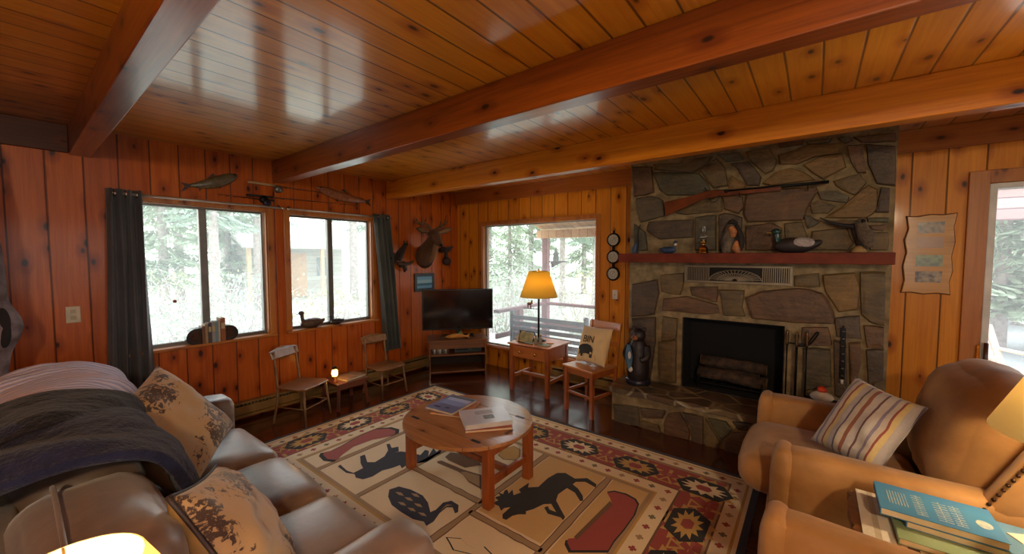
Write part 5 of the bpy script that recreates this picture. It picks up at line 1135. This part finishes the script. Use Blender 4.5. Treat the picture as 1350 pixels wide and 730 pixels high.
t = thing('wooden_coaster', 'flat pale coaster behind the notepad on the lamp table', 'coaster', (-2.29, 3.64, LTZ)); MB().lathe([(.045, 0), (.048, .004), (.045, .008)], 20).build('disc', OAK, t)

# ================================================================== SMALL CHAIR WITH BEAR PILLOW
sr = math.radians(-14); sc = Vector((-1.70, 3.43, 0)); cr = thing('wooden_chair', 'honey wooden chair with square legs beside the hearth, holding the bear pillow', 'chair', sc, sr)
MB().box(-.19, .19, -.19, .17, .43, .452).build('seat', OAK, cr, bevel=.006)
for s in (-1, 1):
    MB().box(s*.16-.018, s*.16+.018, -.175, -.139, 0, .43).build('leg', TL, cr, bevel=.003); MB().bar((s*.175, .16, 0), (s*.175, .17, .43), .034, .03, (0, 1, 0)).build('leg', TL, cr, bevel=.003)
    MB().bar((s*.175, .172, .43), (s*.175, .23, .84), .03, .026, (0, 1, 0)).build('back_post', OAK, cr, bevel=.003)
    MB().box(s*.165-.009, s*.165+.009, -.139, .15, .18, .205).build('stretcher', TL, cr); MB().box(s*.165-.01, s*.165+.01, -.139, .15, .375, .43).build('side_apron', TL, cr)
MB().box(-.142, .142, -.168, -.148, .375, .43).build('front_apron', TL, cr); MB().box(-.142, .142, -.165, -.15, .18, .2).build('stretcher', TL, cr)
MB().bar((0, .232, .77), (0, .241, .85), .38, .022, (0, 1, 0)).bar((0, .205, .62), (0, .212, .67), .33, .018, (0, 1, 0)).build('back_rail', OAK, cr, bevel=.004)
def pillow(name, label, cat, M, w, h, th, m, piping=None, n=22, seed=1, back=None):
    t = thing(name, label, cat); t.matrix_world = M; verts = []; faces = []; N = n+1
    for side in (1, -1):
        for i in range(N):
            for j in range(N):
                u, v = -1+2*i/n, -1+2*j/n; k = (1-u*u)*(1-v*v); pin = 1-.10*(abs(u)*abs(v))**1.5*0-.07*(1-abs(u))*(abs(v)**4)*0
                x = u*w/2*(1-.07*(1-v*v)*abs(u)**3*1.0); y = v*h/2*(1-.07*(1-u*u)*abs(v)**3)
                z = side*th/2*max(k, 0)**.42; z += side*(noise.noise(Vector((u*2.2+seed, v*2.2, side)))*.10+noise.noise(Vector((u*5, v*5+seed, side)))*.05)*th*min(1, k*3)
                verts.append((x, y, z))
    for s in (0, 1):
        o = s*N*N
        for i in range(n):
            for j in range(n): q = (o+i*N+j, o+(i+1)*N+j, o+(i+1)*N+j+1, o+i*N+j+1); faces.append(q if s == 0 else q[::-1])
    mb = MB(); mb.add(verts, faces, True)
    if back:
        for f in mb.bm.faces:
            if f.calc_center_median().z < 0: f.material_index = 1
    mb.build('cushion_cover', [m, back] if back else m, t)
    if piping:
        P = []
        for k in range(4*n):
            s, f = divmod(k, n); f = f/n*2-1; u, v = ((f, -1), (1, f), (-f, 1), (-1, -f))[s]
            P.append((u*w/2*(1-.07*(1-v*v)), v*h/2*(1-.07*(1-u*u)), 0))
        MB().tube(P, .0065, 6, closed=True).build('piping', piping, t)
    return t
MC = Matrix.Translation(sc) @ Matrix.Rotation(sr, 4, 'Z')
PMc = MC @ frame((-.12, -.93, .36), (0, 0, 1), (.02, .03, .64), .06)
BURL = floral('burlap cushion cloth', (206, 176, 124), (176, 144, 96), 3., .6)
pt_ = pillow('bear_pillow', 'burlap pillow with BIN lettering and a black bear, on the wooden chair', 'pillow', PMc, .40, .37, .12, BURL, None, seed=4)
BKC = plain('black print', (38, 32, 28), .8)
def surf(x, y, w=.40, h=.37, th=.12): u, v = x/(w/2), y/(h/2); return th/2*max(0, (1-u*u)*(1-v*v))**.42*1.02+.003
b = MB(); bear = [(-.13, -.13), (-.12, -.08), (-.145, -.06), (-.14, -.035), (-.11, -.02), (-.07, -.01), (-.02, -.005), (.03, -.015), (.06, -.045), (.065, -.09), (.06, -.13), (.03, -.13), (.025, -.1), (-.02, -.095), (-.06, -.1), (-.07, -.13), (-.095, -.13), (-.1, -.1)]
b.poly([(x, y, surf(x, y)+.004) for x, y in bear]).build('bear_print', BKC, pt_)
def text(body, size, m, parent, M, name='lettering', extrude=.0006):
    cu = bpy.data.curves.new(name, 'FONT'); cu.body = body; cu.size = size; cu.extrude = extrude; cu.align_x = 'CENTER'; cu.align_y = 'CENTER'; cu.materials.append(m)
    tmp = bpy.data.objects.new('tmp_text', cu); COL.objects.link(tmp); me = bpy.data.meshes.new_from_object(tmp.evaluated_get(bpy.context.evaluated_depsgraph_get())); bpy.data.objects.remove(tmp)
    o = bpy.data.objects.new(name, me); COL.objects.link(o); o.parent = parent; o.matrix_local = M; return o
text('BIN', .095, BKC, pt_, Matrix.Translation((-.02, .04, .0655)))
# ================================================================== SOFA (left)
so = thing('leather_sofa', 'long brown grey three seat sofa along the left foreground', 'sofa', (-2.03, .35, 0)); SM = Matrix.Translation((2.03, -.35, 0))
def sp(nm, c, size, r, puff=(0, 0, 0), m=SUEDE2, n=9, wob=.0, parent=None, seed=0, M=None): return MB(SM).rbox(c, size, r, puff, n, M, wob, seed).build(nm, m, parent or so)
sp('frame', (-2.03, .33, .17), (2.1, 1.0, .22), .04)
for k, (a, c) in enumerate(((-2.87, -2.29), (-2.285, -1.745), (-1.74, -1.19))): sp('seat_cushion', ((a+c)/2, .57, .355), (c-a, .62, .16), .06, (.004, .012, .022), wob=.006, seed=k)
sp('armrest', (-3.0, .37, .33), (.24, .98, .56), .07, (0, 0, .0), wob=.005, seed=5); sp('armrest', (-1.055, .37, .33), (.24, .96, .56), .09, (0, 0, 0), wob=.005, seed=6)
sp('back_frame', (-2.03, -.1, .45), (2.1, .2, .72), .08)
for k, (a, c) in enumerate(((-2.88, -2.3), (-2.29, -1.75), (-1.74, -1.19))): sp('back_cushion', ((a+c)/2, .11, .635), (c-a, .30, .42), .10, (.0, .015, .015), wob=.014, seed=8+k)
MB(SM).tube(smoothpath([(-1.71, .05, .80), (-1.66, .05, .858), (-1.46, .05, .868), (-1.26, .05, .858), (-1.215, .05, .80)], 6), .006, 6).build('seam_piping', SUEDE2, so)
for sx, y in ((-2.95, .75), (-1.1, .75), (-2.95, -.1), (-1.1, -.1)): MB(SM).box(sx-.03, sx+.03, y-.03, y+.03, 0, .07).build('foot', DKW, so)
def drape(name, label, prof, x0, x1, m, amp, seed, nx=40, k=6, thick=.03, xw=None):
    P = smoothpath([(0, a, c) for a, c in prof], k); t = thing(name, label, 'blanket', ((x0+x1)/2, prof[len(prof)//2][0], prof[len(prof)//2][1])); O = t.location
    b = MB(Matrix.Translation(-O)); vs = []; fs = []; nr = len(P)
    for j, p in enumerate(P):
        d = (P[min(j+1, nr-1)]-P[max(j-1, 0)]).normalized(); nn = Vector((0, -d.z, d.y))
        if nn.z < 0 and abs(nn.y) < .2: nn = -nn
        nn = Vector((0, 0, 1))*.5+Vector((0, 1, 0))*(.6 if p.y > .12 else -.1); nn.normalize()
        for i in range(nx+1):
            f = i/nx; x = x0+(x1-x0)*f; a = noise.noise(Vector((x*4.5+seed, p.y*5, p.z*5)))*amp+noise.noise(Vector((x*11+seed, p.y*8, p.z*8)))*amp*.45; e = min(1, min(f, 1-f)*8)
            ex = noise.noise(Vector((p.y*4+seed, p.z*4, 7)))*.07*(1-min(1, min(f, 1-f)*3)); vs.append((x+ex, p.y+nn.y*a*e, p.z+nn.z*(a+.02)*e))
    for j in range(nr-1):
        for i in range(nx): fs.append((j*(nx+1)+i, j*(nx+1)+i+1, (j+1)*(nx+1)+i+1, (j+1)*(nx+1)+i))
    b.add(vs, fs, True); o = b.build('cloth', m, t); s_ = o.modifiers.new('thick', 'SOLIDIFY'); s_.thickness = thick; s_.offset = 1; s2 = o.modifiers.new('sub', 'SUBSURF'); s2.levels = s2.render_levels = 1
    return t
drape('lavender_quilt', 'lavender pink quilt bunched over the far end of the sofa back', [(-.24, .6), (-.21, .72), (-.12, .83), (.04, .905), (.2, .905), (.33, .80), (.38, .66)], -3.08, -2.35, QUILT, .035, 3, thick=.03)
drape('dark_throw', 'dark brown fleece throw over the sofa back in front of the lavender quilt', [(-.26, .6), (-.24, .74), (-.14, .86), (.06, .925), (.24, .87), (.34, .74), (.40, .6)], -2.44, -1.92, FURB, .05, 9, thick=.03)
drape('navy_throw', 'navy fleece throw draped over the middle of the sofa back and seat', [(-.25, .6), (-.24, .78), (-.12, .87), (.08, .91), (.25, .86), (.33, .70), (.39, .54), (.46, .475)], -2.06, -1.60, FURN, .05, 14, thick=.035)
PIP = plain('dark piping', (58, 40, 34), .6); TANC = plain('tan pillow back', (164, 128, 74), .75, c2=(140, 106, 60))
pillow('tapestry_pillow', 'tapestry pillow leaning at the far end of the sofa beside the throws', 'pillow', frame((.62, .55, .55), (0, 0, 1), (-2.42, .45, .67), .35), .52, .50, .2, FLORAL, None, seed=2)
pillow('tapestry_pillow', 'tapestry pillow with plain tan back and dark piping at the near end of the sofa', 'pillow', frame((.25, .85, .5), (0, 0, 1), (-1.42, .42, .60), -.35), .50, .48, .19, FLORAL, PIP, seed=7, back=TANC)
# lamp in the near left corner, on its own small table
et = thing('end_table', 'small round end table at the near end of the sofa under the bright lamp', 'table', (-.785, .032, 0))
MB().lathe([(.135, .55), (.14, .56), (.135, .575)], 28).build('tabletop', DKW, et); MB().lathe([(.02, .02), (.018, .3), (.03, .5), (.05, .55)], 14).build('pedestal', DKW, et); MB().lathe([(.13, 0), (.12, .02), (.03, .04)], 24).build('base', DKW, et)
t = thing('accent_lamp', 'lamp with brightly glowing pale shade at the bottom left foreground', 'lamp', (-.785, .032, .5755)); MB().lathe([(.06, 0), (.065, .01), (.02, .03), (.03, .08), (.015, .14), (.01, .3)], 18).build('base', BRASS, t)
shade_mesh(.165, .32, .078, .497).build('lamp_shade', SHC, t, recalc=False)
b = MB(); b.tube([(-.077, 0, .495), (.077, 0, .495)], .002, 5); b.tube([(0, 0, .29), (0, 0, .487)], .003, 6); b.build('harp', BRASS, t); MB().ell((0, .03, .41), (.028, .028, .036)).build('bulb', BULB, t)

# ================================================================== ARMCHAIRS (right)
def armchair(label, M, W, D, n0, f0):
    """local: faces -x, width along y; n0/f0 = where the near / far arm starts"""
    t = thing('suede_armchair', label, 'armchair'); t.matrix_world = M
    def p(nm, c, s, r, puff=(0, 0, 0), wob=.006, seed=0, n=9, Mx=None): return MB().rbox(c, s, r, puff, n, Mx, wob, seed).build(nm, SUEDE, t)
    p('base', (.03, 0, .17), (D-.2, W-.1, .24), .05)
    p('seat_cushion', (-D/2+.36, 0, .37), (.72, W-.31, .19), .085, (.02, .0, .02), seed=3)
    for sg, x0 in ((-1, n0), (1, f0)):
        x1 = D/2-.1; p('armrest', ((x0+.03+x1)/2, sg*(W/2-.08), .335), (x1-x0-.03, .15, .55), .05, (0, 0, 0), seed=4+sg)
        p('arm_front_pad', (x0+.05, sg*(W/2-.08), .33), (.08, .165, .565), .04, (.012, 0, 0), seed=7)
    p('back_frame', (D/2-.06, 0, .5), (.16, W-.06, .84), .07)
    Mx = Matrix.Translation((D/2-.20, .0, .70)) @ Matrix.Rotation(.2, 4, 'Y')
    p('back_cushion', (0, 0, 0), (.30, W-.26, .60), .14, (.06, 0, .02), .016, 5, 12, Mx)
    for sg in (-1, 1):
        Mw = Matrix.Translation((D/2-.11, sg*(W/2-.06), .70)) @ Matrix.Rotation(.45, 4, 'Y')
        p('wing', (0, 0, 0), (.24, .10, .46), .045, (0, 0, 0), .005, 11, 9, Mw)
        b = MB()
        for k in range(17): f = k/16; b.ell(Mw @ Vector((-.118+.008, -sg*.0-.045*1+(.0 if sg < 0 else .09), -.19+f*.38)), (.007, .007, .007), n=5)
        b.build('nail_head_trim', NAIL, t)
    for sx in (-1, 1):
        for sy in (-1, 1): MB().lathe([(.02, 0), (.03, .055)], 10, Matrix.Translation((sx*(D/2-.16)+.02, sy*(W/2-.12), 0))).build('foot', DKW, t)
    return t
armchair('tan suede armchair with nail head trim facing the windows, holding the striped pillow', Matrix.Translation((.26, 2.62, 0)), .96, 1.10, -.40, -.53)
armchair('tan suede armchair in the right foreground, only its arm and seat edge showing', Matrix.Translation((.32, 1.21, 0)) @ Matrix.Rotation(math.radians(-3), 4, 'Z'), .96, 1.06, -.47, -.47)
pillow('striped_pillow', 'grey and gold striped pillow on the armchair by the hearth', 'pillow', frame((-.35, -.75, .5), (0, 0, 1), (.215, 2.50, .69), -.25), .29, .40, .17, ST, None, seed=5)
pillow('rose_striped_pillow', 'rose striped pillow corner on the foreground armchair', 'pillow', frame((-.55, .1, .8), (0, 0, 1), (.31, 1.38, .66), .6), .3, .3, .12, ST2, plain('rose piping', (110, 60, 60), .6), seed=6)
# side table between the chairs
tb = thing('side_table', 'dark scalloped side table between the two armchairs, under the books', 'table', (.46, 1.86, 0)); tz = .575
pts = []
for k in range(80):
    a = 2*PI*k/80; c, s = math.cos(a), math.sin(a); e = .28; x = .33*math.copysign(abs(c)**e, c); y = .18*math.copysign(abs(s)**e, s); sc_ = 1+.018*math.cos(a*20); pts.append((x*sc_, y*sc_))
ANTW = pine('antique table wood', (120, 76, 36), (70, 38, 18), None, 1, 'x', .4, .3, knots=.1)
MB().poly([(x, y, tz-.03) for x, y in pts], (0, 0, .03)).build('tabletop', ANTW, tb, bevel=.008, seg=3)
for sx in (-1, 1):
    for sy in (-1, 1): MB().lathe([(.012, 0), (.014, .1), (.02, .3), (.014, .34), (.022, .4), (.022, tz-.03)], 12, Matrix.Translation((sx*.25, sy*.12, 0))).build('leg', ANTW, tb)
    MB().box(sx*.25-.008, sx*.25+.008, -.1, .1, tz-.09, tz-.03).build('apron', ANTW, tb)
for sy in (-1, 1): MB().box(-.24, .24, sy*.12-.008, sy*.12+.008, tz-.09, tz-.03).build('apron', ANTW, tb)
o = MB().box(-.145, .03, -.165, .175, 0, .004).build('table_runner', RUN, None, bevel=.001, loc=(.30, 1.855, tz+.0005)); prop(o, 'cream and maroon striped cloth under the books on the side table', 'cloth')
GRB = plain('sage green cover', (142, 160, 120), .5, c2=(126, 146, 106)); BLB = plain('blue cloth cover', (70, 134, 174), .5, c2=(58, 118, 160), nscale=4)
bk0 = book('large sage green atlas beneath the blue books on the side table', (.52, .285, .02), GRB, loc=(.50, 1.857, tz+.005), rz=0)
bk1 = book('blue grey book between the green atlas and the top blue book', (.3, .19, .022), plain('dusty blue cover', (96, 138, 164), .5), loc=(.42, 1.885, tz+.0255), rz=-.03)
bk2 = book('blue book with worn cream title lettering, topmost on the side table', (.285, .2, .024), BLB, loc=(.345, 1.89, tz+.048), rz=.0)
LT = plain('worn cream lettering', (206, 196, 170), .7, c2=(150, 170, 176), nscale=40)
# the title is too worn to read in the photo: rows of upright strokes stand for it
b = MB(Matrix.Scale(.84, 4, (1, 0, 0))); z = .0242; r3 = random.Random(4)
for k in range(7): b.box(-.135+k*.009, -.1325+k*.009, -.045, .05, z, z+.0006)
b.build('subtitle_lettering', LT, bk2); b = MB(Matrix.Scale(.84, 4, (1, 0, 0)))
for row, (x, w_) in enumerate(((-.06, .032), (.0, .04), (.047, .03))):
    y = -.075
    while y < .055: hh = r3.uniform(.008, .013); b.box(x, x+w_, y, y+.003, z, z+.0006); b.box(x+w_*.45, x+w_*.55, y, y+hh, z, z+.0006); y += hh+.004
b.build('title_lettering', LT, bk2); MB().ell((.108, -.02, z), (.018, .026, .0012)).build('cover_emblem', LT, bk2)
bk = book('white paged paperback at the right end of the side table', (.07, .12, .025), plain('cream paperback', (226, 212, 186), .5), loc=(.565, 1.87, tz+.0255), rz=.45, name='paperback')
t = thing('cream_lamp', 'lamp with large cream shade at the right edge, over the side table', 'lamp', (.70, 1.94, tz+.0255)); MB().lathe([(.045, 0), (.05, .01), (.02, .03), (.035, .09), (.025, .16), (.012, .22), (.008, .4)], 20).build('base', BRASS, t)
shade_mesh(.235, .35, .12, .62).build('lamp_shade', SHC, t, recalc=False); b = MB(); b.tube([(-.12, 0, .617), (.12, 0, .617)], .002, 5); b.tube([(0, 0, .39), (0, 0, .62)], .004, 6); b.build('harp', BRASS, t); MB().ell((0, 0, .47), (.03, .03, .04)).build('bulb', BULB, t)

# gnarled driftwood post at the left edge
t = thing('driftwood_post', 'gnarled grey driftwood trunk post with a dark hollow at the left edge', 'post'); Xp = -3.55
DWD = plain('grey violet driftwood', (132, 116, 120), .7, c2=(78, 58, 56), nscale=9, bump=.8, bscale=14)
t.location = (Xp, onx(0, 450, Xp).y-.06, 0); M = Matrix.Translation(-t.location); q = [onx(x, y, Xp) for x, y in ((-6, 250), (2, 300), (8, 350), (14, 400), (24, 428), (16, 460), (14, 500))]
b = MB(M); path = [Vector((Xp, q[0].y-.22, ZC-.005)), Vector((Xp, q[0].y-.12, 2.1))]; rr_ = [.08, .085]
for k, p in enumerate(q): path.append(Vector((Xp, p.y-.09, p.z))); rr_.append((.08, .08, .085, .09, .105, .09, .09)[k])
path += [Vector((Xp, q[-1].y-.12, .4)), Vector((Xp, q[-1].y-.14, 0))]; rr_ += [.12, .15]
pp = smoothpath(path, 5); rl = lerp_list(rr_, len(pp)); verts = []; b.tube(pp, [r_*(1+.12*noise.noise(p*5)) for r_, p in zip(rl, pp)], 18); b.build('trunk', DWD, t)
b = MB(M); c = onx(16, 432, Xp+.1); b.ell((c.x-.025, c.y-.03, c.z), (.03, .03, .11)); b.build('hollow', plain('dark hollow', (30, 20, 20), .9), t)

# ================================================================== LIGHT
w = bpy.data.worlds.new('sky'); S.world = w; w.use_nodes = True; nt = w.node_tree; bg = nt.nodes['Background']
tc_ = nt.nodes.new('ShaderNodeTexCoord'); sx = nt.nodes.new('ShaderNodeSeparateXYZ'); nt.links.new(tc_.outputs['Generated'], sx.inputs[0])
cr_ = nt.nodes.new('ShaderNodeValToRGB'); cr_.color_ramp.elements[0].position = 0; cr_.color_ramp.elements[0].color = (1, .99, .96, 1); cr_.color_ramp.elements[1].position = .8; cr_.color_ramp.elements[1].color = (.84, .91, 1, 1)
nt.links.new(sx.outputs[2], cr_.inputs[0]); nt.links.new(cr_.outputs[0], bg.inputs[0]); bg.inputs[1].default_value = SKY = 2.9
def lamp(name, typ, loc, e, col, size=.05, rot=None, size_y=None, portal=False):
    d = bpy.data.lights.new(name, typ); d.energy = e; d.color = col
    if typ == 'AREA':
        d.shape = 'RECTANGLE'; d.size = size; d.size_y = size_y or size; d.cycles.is_portal = portal
    else: d.shadow_soft_size = size
    o = bpy.data.objects.new(name, d); COL.objects.link(o); o.location = loc
    if rot: o.rotation_euler = rot
    return o
for W in (W1, W2): lamp('window_portal', 'AREA', (WX-.13, (W[0]+W[1])/2, (W[2]+W[3])/2), 1, (1, 1, 1), W[3]-W[2], (0, -PI/2, 0), W[1]-W[0], True)
lamp('window_portal', 'AREA', ((W3[0]+W3[1])/2, WY+.13, (W3[2]+W3[3])/2), 1, (1, 1, 1), W3[1]-W3[0], (-PI/2, 0, 0), W3[3]-W3[2], True)
lamp('window_portal', 'AREA', ((DR[0]+DR[1])/2, WY+.13, 1), 1, (1, 1, 1), DR[1]-DR[0], (-PI/2, 0, 0), DR[3], True)
lamp('window_portal', 'AREA', ((W4[0]+W4[1])/2, NY-.13, (W4[2]+W4[3])/2), 1, (1, 1, 1), W4[1]-W4[0], (PI/2, 0, 0), W4[3]-W4[2], True)
lamp('window_portal', 'AREA', (RX+.13, (W5[0]+W5[1])/2, (W5[2]+W5[3])/2), 1, (1, 1, 1), W5[3]-W5[2], (0, PI/2, 0), W5[1]-W5[0], True)
WARM = (1, .62, .28)
lamp('amber_lamp_light', 'POINT', (-2.47, 3.68, LTZ+.66), 20, (1, .79, .46), .035)
lamp('accent_lamp_light', 'POINT', (-.785, .032, .5755+.43), 18, (1, .74, .45), .03)
lamp('cream_lamp_light', 'POINT', (.70, 1.94, tz+.0255+.47), 52, (1, .76, .46), .035)
lamp('night_light_glow', 'POINT', (-3.66, 1.925, .38), .35, (1, .5, .15), .02)
# fill added to brighten the room: a ceiling fixture behind the camera, unseen
t = thing('fill_light', 'fill light added behind the viewpoint', 'fill light', (.9, -.7, ZC)); MB().lathe([(.16, -.005), (.17, -.03), (.14, -.08), (.05, -.11), (.001, -.115)], 24).build('glass_bowl', shade('milk glass', (250, 230, 200), .7), t); MB().lathe([(.17, -.001), (.18, -.012), (.17, -.025)], 24).build('rim', BRASS, t)
lamp('fill_light_glow', 'POINT', (.9, -.7, 2.12), 75, (1, .78, .5), .08)

vs = S.view_settings; vs.view_transform = 'Standard'; vs.look = 'None'; vs.gamma = 1; vs.use_curve_mapping = False; vs.exposure = .82
S.cycles.max_bounces = 7; S.cycles.diffuse_bounces = 4; S.cycles.glossy_bounces = 3; S.cycles.transparent_max_bounces = 8; S.cycles.transmission_bounces = 4
S.cycles.sample_clamp_indirect = 6; S.cycles.use_denoising = True; S.cycles.caustics_reflective = False; S.cycles.caustics_refractive = False
